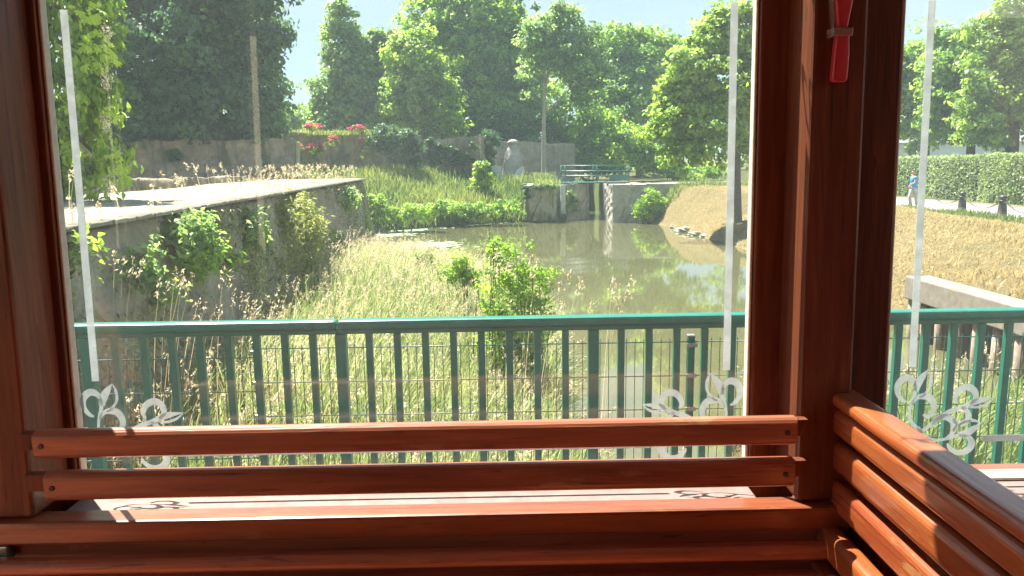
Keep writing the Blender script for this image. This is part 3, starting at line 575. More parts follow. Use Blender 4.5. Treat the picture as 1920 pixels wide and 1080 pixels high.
setp(np_mesh('grass_stalks', V, F, F_STRAW, None, T_), 'tallest pale grass stalks showing above the green railing', 'grass', kind='stuff')
# bank beyond the water
B = scatter(26000, -14, 3.3, 33, 45, lambda x, y: (ground(x, y) > WATER+.02) & (ground(x, y) < 1.25)); n = len(B); pd = fbm(B[:, 0], B[:, 1], .8)
gb = blade_geo(B, np.clip(rng.normal(.5, .15, n)+.2*pd, .15, 1), np.stack([rng.normal(0, .15, n), rng.normal(-.05, .15, n)], 1), rng.uniform(.03, .06, n), np.clip(rng.normal(.45, .25, n)+.5*pd, 0, 1))
setp(np_mesh('bank_grass', gb[0], gb[1], F_BANK, None, gb[2]), 'lush green grass on the far bank below the rampart', 'grass', kind='stuff')
B = scatter(34000, 7.2, 17.6, 5, 38, lambda x, y: (ground(x, y) > WATER+.05)); n = len(B); pd = fbm(B[:, 0], B[:, 1], .7)
gd = blade_geo(B, np.clip(rng.normal(.09, .04, n)+.05*pd, .02, .4)*np.where(B[:, 1] > 22, .7, 1), np.stack([rng.normal(0, .07, n), rng.normal(-.03, .07, n)], 1), rng.uniform(.012, .03, n), np.clip(rng.normal(.55, .25, n)-.2*pd, 0, 1))
setp(np_mesh('dry_grass', gd[0], gd[1], F_DRY, None, gd[2]), 'short sunburnt straw coloured grass on the right bank', 'grass', kind='stuff')
B = scatter(4500, 16.6, 18.6, 10, 45, lambda x, y: fbm(x, y, .8) > -.1); n = len(B)
gv = blade_geo(B, rng.uniform(.08, .28, n), rng.normal(0, .07, (n, 2)), rng.uniform(.02, .04, n), rng.uniform(0, .6, n))
setp(np_mesh('verge_grass', gv[0], gv[1], F_BANK, None, gv[2]), 'green verge grass along the near side of the path', 'grass', kind='stuff')
B = scatter(9000, -16, -6.2, 10, 33, lambda x, y: (ground(x, y) > 1.2) & (x < xw(y)-3.3)); n = len(B)
gv = blade_geo(B, rng.uniform(.03, .11, n), rng.normal(0, .05, (n, 2)), rng.uniform(.01, .03, n), rng.uniform(.2, 1, n))
setp(np_mesh('verge_grass', gv[0], gv[1], F_DRY, None, gv[2]), 'dry yellow grass between the paved quay and the rampart wall', 'grass', kind='stuff')
B = scatter(2600, 7.7, 19, 36.9, 38.75, lambda x, y: (ground(x, y) > WATER+.3)); n = len(B)
gv = blade_geo(B, rng.uniform(.1, .42, n), rng.normal(0, .1, (n, 2)), rng.uniform(.03, .06, n), rng.uniform(.1, .8, n))
setp(np_mesh('wing_wall_grass', gv[0], gv[1], F_BANK, None, gv[2]), 'green grass fringe along the foot of the low wing wall', 'grass', kind='stuff')
# grass crowning the rampart and quay edge
B = []
for _ in range(1500):
    D = random.uniform(42, 43.2); p = P(random.uniform(540, 700), 251, D); B.append(p+[0, .3, -.06])
for _ in range(500):
    p = P(random.uniform(1000, 1050), 347, random.uniform(39.7, 42)); p[2] = ZL; B.append(p)
B = np.array(B); n = len(B); gv = blade_geo(B, rng.uniform(.08, .5, n)**1.3, rng.normal(0, .12, (n, 2)), rng.uniform(.02, .05, n), rng.uniform(.4, 1, n))
setp(np_mesh('wall_top_grass', gv[0], gv[1], F_BANK, None, gv[2]), 'yellowish grass growing along the tops of the old walls', 'grass', kind='stuff')
B = []
for _ in range(200):
    yy = random.choice([random.uniform(12, 22), random.uniform(5, 24)]); B.append((xw(yy)-random.uniform(-.02, .12), yy, 1.3))
for _ in range(70):
    yy = random.uniform(19.5, 24.5); B.append((xw(yy)-random.uniform(1.2, 3.2), yy, 1.3))
B = np.array(B); n = len(B); V, F, T_ = join_geo(seed_heads(B, rng.uniform(.15, .6, n), rng.normal(0, .08, (n, 2)), rng.uniform(.06, .14, n), .006)); setp(np_mesh('quay_edge_weeds', V, F, F_STRAW, None, T_), 'thin dry weeds sprouting along the edges of the quay paving', 'weeds', kind='stuff')

# ------------------------------------------------------------------ plants on the quay wall
def wall_plant(label, px, py, rx, ry, n, leaf, mat, name='wall_plant', cat='plant', out=.16, hang=.1, clump=.14, aspect=.55):
    d = ray(px, py); k = None                                   # where the sight line meets the wall face
    s = 4.0
    for _ in range(400):
        p = EYE+d*s
        if p[0] < xw(p[1])+.12: break
        s += .05
    D = p[1]; m = D/FPX; o = thing(name, (p[0], D, p[2]-ry*m), label, cat, 'plants rooted in the quay wall')
    stretch = min(4.0, 1/max(.18, abs(d[0]/d[1])))
    C, N, t = crown_pts([(p[0]+.03, D, p[2], out, rx*m*stretch, ry*m)], n, clump, .8, hang); leaves('foliage', C, N, leaf*rng.uniform(.6, 1.4, n), t, mat, o, aspect=aspect)
    bm = bmesh.new()
    for _ in range(5): tube(bm, [(p[0]-.1, D, p[2]-ry*m*.6), tuple(np.array(C[rng.integers(n)])*.5+np.array([p[0], D, p[2]])*.5), tuple(C[rng.integers(n)])], [.012, .008, .003], 4)
    bm_obj('stem', bm, BARK, o); return o
wall_plant('bright green leafy creeper hanging from the quay edge', 345, 425, 42, 26, 1900, .07, F_GREY, 'creeper', 'creeper')
wall_plant('darker leafy creeper lower on the quay wall', 360, 465, 34, 24, 1100, .07, F_MID, 'creeper', 'creeper')
wall_plant('big yellow green broom bush growing out of the quay wall', 548, 425, 46, 66, 5200, .09, F_YEL, 'broom_bush', 'bush', .4, .15, .2, .3)
wall_plant('orange tinted lower skirts of dry plants under the broom bush', 565, 510, 30, 40, 1900, .08, F_YEL, 'dry_plant', 'plant', .25, .15, .16, .3)
wall_plant('small leafy tuft near the left frame of the window', 135, 450, 12, 9, 120, .07, F_LIGHT)
wall_plant('fern like tuft beside the lower quay wall', 285, 540, 16, 26, 260, .08, F_MID, 'fern', 'fern')
wall_plant('little round leaved plant right of the creeper', 425, 480, 16, 9, 160, .08, F_LIGHT)
wall_plant('dark moss and ivy strip on the far corner of the quay wall', 685, 450, 10, 60, 1500, .08, F_MID, 'ivy', 'ivy', .1, .2, .15)
wall_plant('thin green plant under the quay edge near the far corner', 650, 370, 20, 18, 700, .09, F_GREY)
wall_plant('greyish weeds midway along the quay wall', 470, 430, 18, 34, 700, .08, F_GREY, 'weed', 'plant')
wall_plant('dull green weeds low on the quay wall by the creeper', 240, 480, 24, 26, 380, .07, F_GREY, 'weed', 'plant')
wall_plant('grey green weeds just below the broom bush and the grass', 620, 470, 22, 40, 1400, .08, F_GREY, 'weed', 'plant')

# weeds over the wall face
n = 26000; yy = rng.uniform(4.5, 25.2, n); zz = rng.uniform(-1.0, 1.25, n); kk = (fbm(yy*1.3, zz*2.2, 1.4)+.25*rng.normal(size=n)-.12*(zz-.2)) > .16; yy, zz = yy[kk], zz[kk]; n = len(yy)
C = np.stack([xw(yy)+.15*(1.27-zz)*.8+np.abs(rng.normal(.04, .06, n)), yy, zz], 1); N = rng.normal(size=(n, 3))+[.8, -.3, .5]
V, F, T_ = leaf_geo(C, N, rng.uniform(.04, .11, n), np.clip(rng.normal(.5, .3, n), 0, 1), .4, rng.normal(size=(n, 3))*.5+[0, 0, -1])
setp(np_mesh('wall_weeds', V, F, F_WEED, None, T_), 'straggling greyish weeds spread over the quay wall face', 'weeds', kind='stuff')
# foreground shrubs in the grass
def open_bush(label, D, pb, n, leaf, mat, nst=14, **kw):
    o = bush(label, D, pb, n, leaf, mat, stems=0, **kw); bm = bmesh.new()
    for _ in range(nst):
        px, py, rx, ry = random.choice(pb); e = Vector(P(px+random.uniform(-.8, .8)*rx, py-random.uniform(.2, 1.1)*ry, D)); s = Vector((e.x+random.uniform(-.15, .15), D+random.uniform(-.2, .2), float(ground(e.x, D))-.05))
        tube(bm, [s, s.lerp(e, .5)+Vector((random.uniform(-.06, .06), 0, 0)), e], [.012, .009, .004], 5)
    bm_obj('stem', bm, BARK, o, True); return o
open_bush('tall light green bush with many upright stems behind the railing', 9.0, [(960, 500, 50, 40), (950, 560, 70, 50), (1000, 540, 38, 50), (975, 620, 62, 45), (930, 470, 20, 22), (985, 680, 45, 60), (950, 650, 60, 50), (965, 740, 50, 50)], 12500, .043, F_BUSH, 26, clump=.13, aspect=.6)
open_bush('small fresh green bush left of the tall bush', 12.5, [(868, 500, 18, 24), (850, 515, 22, 18), (880, 525, 20, 20)], 2200, .05, F_BUSH, 8, clump=.14)
open_bush('little green shrub nearest the quay wall corner in the grass', 16, [(795, 488, 16, 12), (815, 500, 16, 10)], 700, .08, F_BUSH, 5, clump=.14)
st = P(915, 372, 9.2); o = thing('dry_stalk', (st[0], 9.2, float(ground(st[0], 9.2))), 'single tall thin dry stalk with forked tip rising from the tall bush', 'plant stalk')
bm = bmesh.new(); b0 = Vector((st[0]+.05, 9.2, float(ground(st[0], 9.2)))); tube(bm, [b0, b0.lerp(Vector(st), .6), Vector(st)], [.008, .006, .003], 5)
for dx, py in ((-12, 392), (10, 412)): tube(bm, [Vector(P(915, 408, 9.2)), Vector(P(915+dx, py, 9.2))], [.004, .002], 4)
bm_obj('stalk', bm, PILEM, o)

# lily pads
Lp = []
for _ in range(900):
    u = random.random()
    if u < .5: px, py = random.uniform(705, 800), 0; py = np.interp(px, [705, 800], [441, 428])+random.gauss(0, 3.5)
    elif u < .75: px = random.uniform(780, 960); py = np.interp(px, [780, 960], [428, 415])+random.gauss(0, 1.5)
    else: px = random.gauss(800, 30); py = 460+random.gauss(0, 3.5)
    p = G(px, py, WATER+.012); Lp.append(p)
Lp = np.array(Lp); n = len(Lp); k = np.arange(9)*2*np.pi/9
R_ = rng.uniform(.06, .15, n); Vl = Lp[:, None]+np.stack([R_[:, None]*np.cos(k), R_[:, None]*np.sin(k), .012*rng.random((n, 9))], -1); Vl[..., 2] += rng.uniform(0, .006, n)[:, None]
setp(np_mesh('lily_pads', Vl.reshape(-1, 3), np.arange(n*9).reshape(-1, 9), LILY), 'pale lily pads floating near the left shore of the moat', 'lily pads', kind='stuff')
# stones at the right shore
for q, (px, py, s) in enumerate(((1280, 433, .34), (1303, 440, .26), (1322, 443, .20), (1264, 426, .22))):
    p = G(px, py, WATER+.03); bm = bmesh.new(); bmesh.ops.create_icosphere(bm, subdivisions=3, radius=1)
    for v in bm.verts:
        f = 1+.22*math.sin(3*v.co.x+q)*math.cos(4*v.co.y+2*q)+.12*math.sin(7*v.co.z+5*v.co.x+q); v.co = Vector((p[0]+v.co.x*f*s, p[1]+v.co.y*f*s*.8, p[2]+v.co.z*f*s*.5))
    setp(bm_obj('rock', bm, ST_LOCK, None), ('broadest', 'second broadest', 'dull middle', 'leftmost', 'fifth from left, small', 'rightmost small')[q]+' pale rock at the waterline of the dry right bank', 'rock', 'rocks along the right shore')

# ------------------------------------------------------------------ right side: hedge, bollards, chain, house, person
hd = thing('hedge', (24.2, 38, -.42), 'long clipped green hedge along the far side of the path', 'hedge')
for (y0, y1, hgt, n) in ((14, 37.4, 2.25, 30000), (37.55, 56, 2.2, 15000)):
    f_ = rng.random(n); yy = rng.uniform(y0, y1, n); zz = rng.uniform(-.42, -.42+hgt, n); top = rng.random(n) < .25
    xx = np.where(top, rng.uniform(23.4, 24.8, n), 23.4+np.abs(rng.normal(0, .12, n))); zz = np.where(top, -.42+hgt+rng.normal(0, .05, n), zz); xx = xx+.10*fbm(yy, zz, 1.7)
    N = np.where(top[:, None], [0, 0, 1], [-1, 0, .25])+.8*rng.normal(size=(n, 3)); t = np.clip(.45+.3*fbm(yy*2, zz*2)+.2*rng.normal(size=n), 0, 1)
    leaves('foliage', np.stack([xx, yy, zz], 1), N, .13*rng.uniform(.6, 1.3, n), t, F_HEDGE, hd)
    box('woody_core', 23.7, 24.6, y0+.2, y1-.1, -.5, -.42+hgt-.2, BARKD, hd, .05)
pA, pB = G(1878, 408, -.42), G(1803, 397, -.42); st_ = pB-pA; pA[2] = pB[2] = -.43
b0 = thing('bollard', pA, 'dark moulded bollard on the path edge, right of the other one', 'bollard', 'bollards along the path')
lathe('shaft', pA, [(.20, 0), (.20, .06), (.165, .09), (.135, .4), (.115, .58), (.14, .60), (.14, .63), (.10, .65)], DARK, b0, 14)
lathe('head', pA, [(.08, .651), (.115, .69), (.13, .74), (.10, .80), (.03, .825)], DARK, b0, 14)
tube_obj('chain_ring', [(pA[0]+.145*math.cos(a), pA[1], pA[2]+.615+.05*math.sin(a)) for a in np.linspace(0, 2*math.pi, 9)], .014, DARK, b0, 5)
def dup(o, loc, label):
    r = o.copy(); COL.objects.link(r); r.location = loc; r['label'] = label
    for c in o.children:
        d = c.copy(); COL.objects.link(d); d.parent = r; d.matrix_parent_inverse = Matrix.Translation(-o.location)
    return r
dup(b0, pB, 'dark moulded bollard on the path edge, left of the other one')
def chain(p, q, label):
    o = thing('chain', (p+q)/2+np.array([0, 0, .3]), label, 'chain', 'chains between the bollards'); bm = bmesh.new(); n = 26
    dx = unit(q-p); p, q = p+dx*.14, q-dx*.14; sd = Vector((dx[1], -dx[0], 0))*.024
    f = lambda t: Vector(p+(q-p)*t)+Vector((0, 0, .60-.34*4*t*(1-t)))
    for i in range(n):
        a, b = f(i/n), f(min(1, (i+1.25)/n)); s = sd if i % 2 else Vector((0, 0, .024))
        tube(bm, [a, a.lerp(b, .3)+s, a.lerp(b, .7)+s, b, a.lerp(b, .7)-s, a.lerp(b, .3)-s, a], .010, 4, False)
    bm_obj('links', bm, DARK, o)
chain(pA, pB, 'dark sagging chain between the two visible bollards'); chain(pA-st_, pA, 'chain running off to the right from the right bollard'); chain(pB, pB+st_, 'chain leading left from the left bollard towards the person')
hs = thing('house', (36, 66, -.4), 'white low house glimpsed behind the hedge trees', 'house')
bxm = box('wall', 33, 47, 64, 72, -.5, 3.0, WHITEW, hs, .02)
bm = bmesh.new(); q = [(32.6, 63.6, 3.01), (47.4, 63.6, 3.01), (47.4, 72.4, 3.01), (32.6, 72.4, 3.01), (33.5, 68, 4.6), (46.5, 68, 4.6)]; vs = [bm.verts.new(c) for c in q]
for f in ((0, 1, 5, 4), (1, 2, 5), (2, 3, 4, 5), (3, 0, 4), (3, 2, 1, 0)): bm.faces.new([vs[k] for k in f])
bm_obj('roof', bm, ROOFT, hs)
for k in range(4):
    fr = box('window', 34.5+3.2*k, 35.7+3.2*k, 63.95, 64.05, .6, 2.0, SLABM, hs, .01); box('pane', 34.6+3.2*k, 35.6+3.2*k, 63.93, 63.949, .7, 1.9, DARK, fr, 0)

# person in blue on the path
SKIN = plain('skin', (.48, .29, .20), .5, .4, .08, 20); BLUE = plain('bright_blue_cloth', (.01, .26, .72), .7, .3, .15, 12); PALEC = plain('pale_grey_cloth', (.50, .47, .46), .8, .2, .15, 12); HAIR = plain('dark_hair', (.03, .02, .015), .6, .3, .3, 30); SHOE = plain('dark_shoes', (.05, .05, .06), .6, .3, .2, 20)
pb_ = G(1711, 389, -.42)
pe = thing('person', pb_, 'person in a bright blue top and pale trousers walking along the path', 'person')
def skin_obj(name, pts, edges, rad, mat, parent):
    me = bpy.data.meshes.new(name); me.from_pydata([tuple(pb_+np.array(p)) for p in pts], edges, []); o = link(name, me, mat, parent)
    m = o.modifiers.new('skin', 'SKIN'); m.use_smooth_shade = True; o.modifiers.new('sub', 'SUBSURF').levels = 1; o.modifiers['sub'].render_levels = 1
    for v, r in zip(me.skin_vertices[0].data, rad): v.radius = (r, r)
    me.skin_vertices[0].data[0].use_root = True; return o
bp_ = [(0, 0, .82), (0, 0, 1.0), (-.02, 0, 1.22), (-.03, 0, 1.36), (-.05, 0, 1.46), (-.07, 0, 1.56), (-.07, 0, 1.64),
       (.09, .03, .78), (.14, .05, .42), (.20, .05, .07), (.10, .05, .03), (-.09, -.03, .78), (-.20, -.05, .44), (-.10, -.05, .08), (-.20, -.05, .03),
       (.0, .17, 1.32), (.04, .22, 1.05), (-.14, .20, .90), (-.03, -.17, 1.32), (-.10, -.22, 1.08), (-.28, -.18, 1.02)]
be = [(0, 1), (1, 2), (2, 3), (3, 4), (4, 5), (5, 6), (0, 7), (7, 8), (8, 9), (9, 10), (0, 11), (11, 12), (12, 13), (13, 14), (3, 15), (15, 16), (16, 17), (3, 18), (18, 19), (19, 20)]
br_ = [.13, .125, .14, .10, .05, .09, .075, .085, .058, .042, .04, .085, .058, .042, .04, .055, .042, .032, .055, .042, .032]
skin_obj('body', bp_, be, br_, SKIN, pe)
skin_obj('shirt', [bp_[0], bp_[1], bp_[2], bp_[3], bp_[15], tuple(np.array(bp_[15])*.45+np.array(bp_[16])*.55), bp_[18], tuple(np.array(bp_[18])*.45+np.array(bp_[19])*.55)], [(0, 1), (1, 2), (2, 3), (3, 4), (4, 5), (3, 6), (6, 7)], [.155, .15, .165, .125, .08, .065, .08, .065], BLUE, pe)
skin_obj('trousers', [bp_[0]]+bp_[7:10]+bp_[11:14], [(0, 1), (1, 2), (2, 3), (0, 4), (4, 5), (5, 6)], [.15, .105, .08, .062, .105, .08, .062], PALEC, pe)
skin_obj('hair', [(-.055, 0, 1.60), (-.06, 0, 1.68)], [(0, 1)], [.092, .08], HAIR, pe)
for a, b in ((9, 10), (13, 14)): skin_obj('shoe', [tuple(np.array(bp_[a])-[0, 0, .04]), bp_[b]], [(0, 1)], [.05, .045], SHOE, pe)

# ------------------------------------------------------------------ near chestnut at the left
ct = thing('chestnut_tree', (-7.4, 10.6, 1.3), 'near leafy tree with drooping large leaves and cream blossom at the left window edge', 'tree')
bl = []
for px, py, rx, ry, D in ((90, 40, 70, 90, 10.5), (150, 60, 50, 70, 10.2), (110, 180, 80, 90, 10.4), (170, 180, 42, 60, 10.0), (130, 290, 80, 70, 10.2), (190, 310, 30, 45, 9.9), (60, 320, 80, 60, 10.6), (170, -60, 60, 60, 10.2), (60, -120, 120, 100, 10.8), (20, 120, 90, 120, 10.9)):
    c = P(px, py, D); s = D/FPX; bl.append((c[0], c[1], c[2], rx*s, rx*s, ry*s))
n = 15000; C, N, t = crown_pts(bl, n, .22, .9, .06); T = np.array([0, 0, -1.0])+.45*rng.normal(size=(n, 3)); N = unit(rng.normal(size=(n, 3))*[1, 1, .4]+[.3, -.4, .35])
cr = leaves('crown', C, N, .13*rng.uniform(.7, 1.4, n), t, F_MID, ct, T=T, aspect=.42)
limbs(ct, (-7.6, 10.8, 1.25), (-7.3, 10.6, 4.6), .2, bl, BARKD, 9)
# individually visible palmate leaves on the sunny edge
bm = bmesh.new()
for a in (-70, -38, 0, 38, 70):
    d = Vector((math.sin(math.radians(a)), 0, -math.cos(math.radians(a)))); s = Vector((d.z, 0, -d.x)); Lf = .15*(1-.004*abs(a)); b = bm.verts.new((0, 0, 0)); w1 = [bm.verts.new(d*Lf*.6+s*.026*k+Vector((0, -.012, 0))) for k in (1, -1)]; m1 = bm.verts.new(d*Lf*.6); e = bm.verts.new(d*Lf+Vector((0, .015, 0)))
    for f in ((b, w1[0], m1), (b, m1, w1[1]), (w1[0], e, m1), (m1, e, w1[1])): bm.faces.new(f)
me = bpy.data.meshes.new('leaf'); bm.to_mesh(me); bm.free(); at = me.attributes.new('tint', 'FLOAT', 'POINT'); at.data.foreach_set('value', [.9]*len(me.vertices)); me.materials.append(F_BUSH)
edge = [(150, 20), (175, 40), (185, 60), (200, 85), (205, 105), (215, 100), (195, 70), (170, 90), (180, 110), (170, 60), (155, 35), (165, 20), (185, 85), (210, 112), (160, 110), (150, 95), (180, 30), (165, 75), (205, 290), (222, 300), (232, 315), (215, 320), (228, 330), (236, 335), (210, 340), (205, 210), (215, 222), (190, 130), (170, 130), (155, 145), (175, 5), (190, 20)]
for px, py in edge+[(x+random.uniform(-22, 14), y+random.uniform(-14, 16)) for x, y in edge]:
    p = P(px, py, random.uniform(9.5, 9.9)); o = bpy.data.objects.new('leaf', me); COL.objects.link(o); o.parent = ct; o.matrix_parent_inverse = Matrix.Translation(-ct.location)
    o.location = p; o.rotation_euler = (random.uniform(-1.0, .9), random.uniform(-.9, .9), random.uniform(-1.3, 1.3)); o.scale = [random.uniform(.5, .9)]*3
for px, py in ((203, 63), (200, 150), (198, 235), (207, 350)):
    c = P(px, py, 9.6); C = c+rng.normal(size=(90, 3))*[.035, .035, .075]; leaves('blossom', C, rng.normal(size=(90, 3)), .03, rng.random(90), F_BLOSSOM, ct)

# ------------------------------------------------------------------ bridge railing and mesh fence
YR = 3.6; rl = thing('bridge_railing', (0, YR, 0), 'green painted steel bridge railing with square balusters outside the window', 'railing')
zt = P(700, 598, YR)[2]; xp = [P(x, 700, YR)[0] for x in (643, 1112)]; pitch = (xp[1]-xp[0])/9
x_left, x_right = xp[0]-pitch*27, xp[0]+pitch*36
def top_rail(x0, x1):
    bm = bmesh.new(); bx(bm, x0, x1, YR-.04, YR+.04, zt-.045, zt, .014); bx(bm, x0, x1, YR-.022, YR+.022, zt-.069, zt-.0455, .004); return bm_obj('top_rail', bm, GREEN, rl)
edges_ = [x_left, xp[0]-.012, xp[0]+pitch*18, x_right]
for a, b in zip(edges_, edges_[1:]): top_rail(a+.0015, b-.0015); box('bottom_rail', a+.0015, b-.0015, YR-.02, YR+.02, .10, .14, GREEN, rl, .004)
for k in range(-26, 36):
    x = xp[0]+pitch*k
    if k % 9 == 0: box('post', x-.026, x+.026, YR-.026, YR+.026, -.0, zt-.0695, GREEN, rl, .004)
    else: box('baluster', x-.0165, x+.0165, YR-.0155, YR+.0155, .1405, zt-.0695, GREEN, rl, .003)
YF = 4.22; zf = P(900, 647, YF)[2]
mf = thing('mesh_fence', (0, YF, -.4), 'thin green welded wire mesh fence just behind the bridge railing', 'fence')
for k, px in enumerate((-300, 482, 1296, 2090, 2880)):
    x = P(px, 700, YF)[0]; box('fence_post', x-.02, x+.02, YF+.006, YF+.046, -.6, zf+.025, GREEN, mf, .004); cp = box('post_cap', x-.022, x+.022, YF+.004, YF+.048, zf+.0255, zf+.035, STEEL, mf, .002)
    for z in (zf-.02, zf-.2, zf-.4): box('clip', x-.03, x+.03, YF-.012, YF-.004, z-.012, z+.012, STEEL, mf, .003)
fx = [P(px, 700, YF)[0] for px in (-300, 482, 1296, 2090, 2880)]
for k in range(4):
    a, b = fx[k]+.012, fx[k+1]-.012; top = zf-(.05 if k == 0 else 0); nz_ = 6
    for j in range(nz_):
        z = top-.2*j; tube_obj('horizontal_wire', [(a, YF-.003, z), (b, YF-.003, z)], .0034, GREENW, mf, 5)
    bm = bmesh.new(); x = a
    while x < b: tube(bm, [(x, YF+.003, top-.2*(nz_-1)-.02), (x, YF+.003, top+.02)], .0027, 4, False); x += .05
    vw = bm_obj('vertical_wires', bm, GREENW, mf); vw['kind'] = 'stuff'

# unseen cream wall added so the glass mirrors tan streaks through the far-side gaps
SH = .035; gn = unit(np.array([0, -1, SH]))
def mirror(px, py, Y):
    d = unit(ray(px, py)); h = P(px, py, 1.208); r = d-2*np.dot(d, gn)*gn; return h+r*((Y-h[1])/r[1])
gw = thing('added_streak_wall', (0, -9, 0), 'added cream wall across the road, there only to mirror as streaks in the glass', 'wall')
box('rendered_face', -14, 30, -9.4, -9, -.3, 6.4, CREAM, gw, .02); box('coping', -14, 30, -9.5, -8.9, 6.4005, 6.52, SLABM, gw, .02)

# ------------------------------------------------------------------ the carriage
tr = thing('tourist_train_carriage', (0, .6, .4), 'varnished mahogany open carriage with decorated windows and slatted bars, seen from inside', 'train carriage')
YG = 1.208
def XX(px, py, Y): return P(px, py, Y)[0]
def ZZ(px, py, Y): return P(px, py, Y)[2]
ZH = 2.42; ZS = ZZ(775, 912, 1.208)-.006                       # header underside, sill top
xL, xRt = XX(117, 650, 1.195), XX(1413, 650, 1.195)        # clear opening of the main window
sL0, sR1 = XX(52, 800, 1.195)-.004, XX(1500, 650, 1.195)
stile = lambda a, b: box('window_stile', a, b, 1.195, 1.222, ZS-.05, ZH, WZ, tr, .004, SH)
stile(sL0-.02, xL); stile(xRt, sR1)
ZR = ZZ(775, 967, 1.08); YLP, YRP = G(40, 972, ZR)[1], G(1530, 940, ZR)[1]
pL1 = XX(26, 650, YLP); pR0, pR1 = XX(1508, 650, YRP), XX(1606, 650, YRP)
box('post', pL1-.10, pL1, YLP, 1.235, ZR+.001, 2.5, WZ, tr, .005, SH)
box('post', pR0, pR1, YRP, 1.235, ZR+.001, 2.5, WZ, tr, .005, SH)
r0, r1 = pR1+.0006, XX(1686, 400, 1.195)
stile(r0, r1)
ww = xRt-xL; YGR = G(775, 943, ZR)[1]
stile(r1+ww, r1+ww+.08); box('post', r1+ww+.09, r1+ww+.17, YRP, 1.235, ZR+.001, 2.5, WZ, tr, .005, SH)
stile(pL1-.185, pL1-.1006)
for a, b in ((pL1-.185-ww, pL1-.185), (xL, xRt), (r1, r1+ww)):
    # glass with pale seals, decorated
    gp = box('window_pane', a+.004, b-.004, YG, YG+.005, ZS+.0065, ZH-.001, GLASS, tr, 0, SH)
    box('window_seal', a+.0005, a+.0055, YG-.006, YG+.012, ZS+.001, ZH-.0005, PUTTY, tr, .002, SH); box('window_seal', b-.0055, b-.0005, YG-.006, YG+.012, ZS+.001, ZH-.0005, PUTTY, tr, .002, SH)
    box('window_seal', a+.009, b-.009, YG-.008, YG+.012, ZS+.0005, ZS+.006, PUTTY, tr, .002, SH)
    box('window_sill', a-.001, b+.001, YGR+.003, 1.25, ZS-.05, ZS, PALE, tr, .003); box('outer_sill', a+.001, b-.001, 1.252, 1.30, ZS-.07, ZS-.012, WXL, tr, .002)
    # white film decoration on the inner face of the glass: (u,v) from the lower corner
    for side in (0, 1):
        u0 = (a+(.048 if a > 0 else .038)) if side == 0 else (b-.038); sg = 1 if side == 0 else -1
        v0 = ZZ(170, 716, YG)-.125
        bm = bmesh.new(); lay = [0]
        def put(uv):
            return Vector((u0+sg*uv[0], YG-.0012-.00012*lay[0]+SH*(v0+uv[1]-1.3), v0+uv[1]))
        def ribbon(pts, wid, n=26):
            lay[0] += 1; p = [np.array(q, float)*.001 for q in pts]; p = [2*p[0]-p[1]]+p+[2*p[-1]-p[-2]]; out = []
            m = len(pts)-1
            for i in range(n+1):
                s = i/n*m; k = min(int(s), m-1); t = s-k; p0, p1, p2, p3 = p[k:k+4]
                out.append(.5*(2*p1+(p2-p0)*t+(2*p0-5*p1+4*p2-p3)*t*t+(3*p1-p0-3*p2+p3)*t**3))
            wv = np.interp(np.linspace(0, 1, n+1), np.linspace(0, 1, len(wid)), wid)*.00108; pr = None
            for i, c in enumerate(out):
                d = out[min(i+1, n)]-out[max(i-1, 0)]; d = d/max(1e-9, np.linalg.norm(d)); nn = np.array([-d[1], d[0]])*wv[i]*.5
                cur = (bm.verts.new(put(c+nn)), bm.verts.new(put(c-nn)))
                if pr: bm.faces.new((pr[0], pr[1], cur[1], cur[0]))
                pr = cur
        def arm(f):
            q = lambda L: [f(*c) for c in L]
            ribbon(q([(6, 94), (2, 102), (-7, 107), (-16, 104), (-23, 94), (-22, 80), (-14, 69), (-7, 66)]), [4, 8, 11, 11, 10, 8, 6, 3])     # curl
            ribbon(q([(6, 95), (6, 80), (2, 67), (-1, 52), (0, 38), (8, 25), (22, 14)]), [5, 6, 5, 4, 5, 6, 5])                                # stem
            ribbon(q([(7, 84), (11, 98), (18, 109), (27, 121)]), [9, 13, 10, .5]); ribbon(q([(27, 121), (32, 108), (32, 92), (22, 78), (14, 74)]), [.5, 5, 4, 4, 3])  # leaf
            ribbon(q([(2, 62), (10, 72), (20, 75), (32, 72), (39, 60), (37, 46), (28, 40), (22, 44)]), [3, 6, 10, 11, 10, 8, 6, 3])            # inner curl
        arm(lambda u, v: (u, v)); arm(lambda u, v: (v, u))
        ribbon([(20, 14), (45, 34), (66, 48), (88, 56), (112, 66), (140, 70)], [6, 7, 8, 7, 11, .6]); ribbon([(140, 70), (128, 60), (112, 55), (98, 56)], [.6, 4, 4, 3])
        ribbon([(100, 60), (108, 70), (106, 82), (94, 90), (80, 84), (74, 70), (78, 62)], [4, 8, 10, 11, 10, 7, 3]); ribbon([(86, 56), (96, 46), (98, 34), (88, 27), (76, 31), (72, 36)], [4, 9, 10, 9, 6, 3])
        fl = bm_obj('corner_flourish', bm, STICK, gp)
        v1 = ZZ(130, 20, YG); box('border_strip', u0-.0058, u0+.0058, YG-.0012, YG-.0005, v0+.125, v1+.006, STICKB, gp, 0, SH)
        bm = bmesh.new(); lay[0] = 0; v0s = v0; v0 = v1+.142                      # upper corner, mirrored
        _put = put
        def put(uv): return Vector((u0+sg*uv[0], YG-.0012-.00012*lay[0]+SH*(v0-uv[1]-1.3), v0-uv[1]))
        arm(lambda u, v: (u, v)); arm(lambda u, v: (v, u)); bm_obj('corner_flourish', bm, STICK, gp); v0 = v0s
    box('border_strip', a+(.048 if a > 0 else .038)+.125, b-.038-.125, YG-.0012, YG-.0005, v0-.0055, v0+.0055, STICK, gp, 0, 0).location.y += SH*(v0-1.3)
xe0, xe1 = pL1-.25-ww, r1+ww+.2
box('header', xe0, xe1, 1.19, 1.30, ZH, ZH+.06, WX, tr, .006, SH)
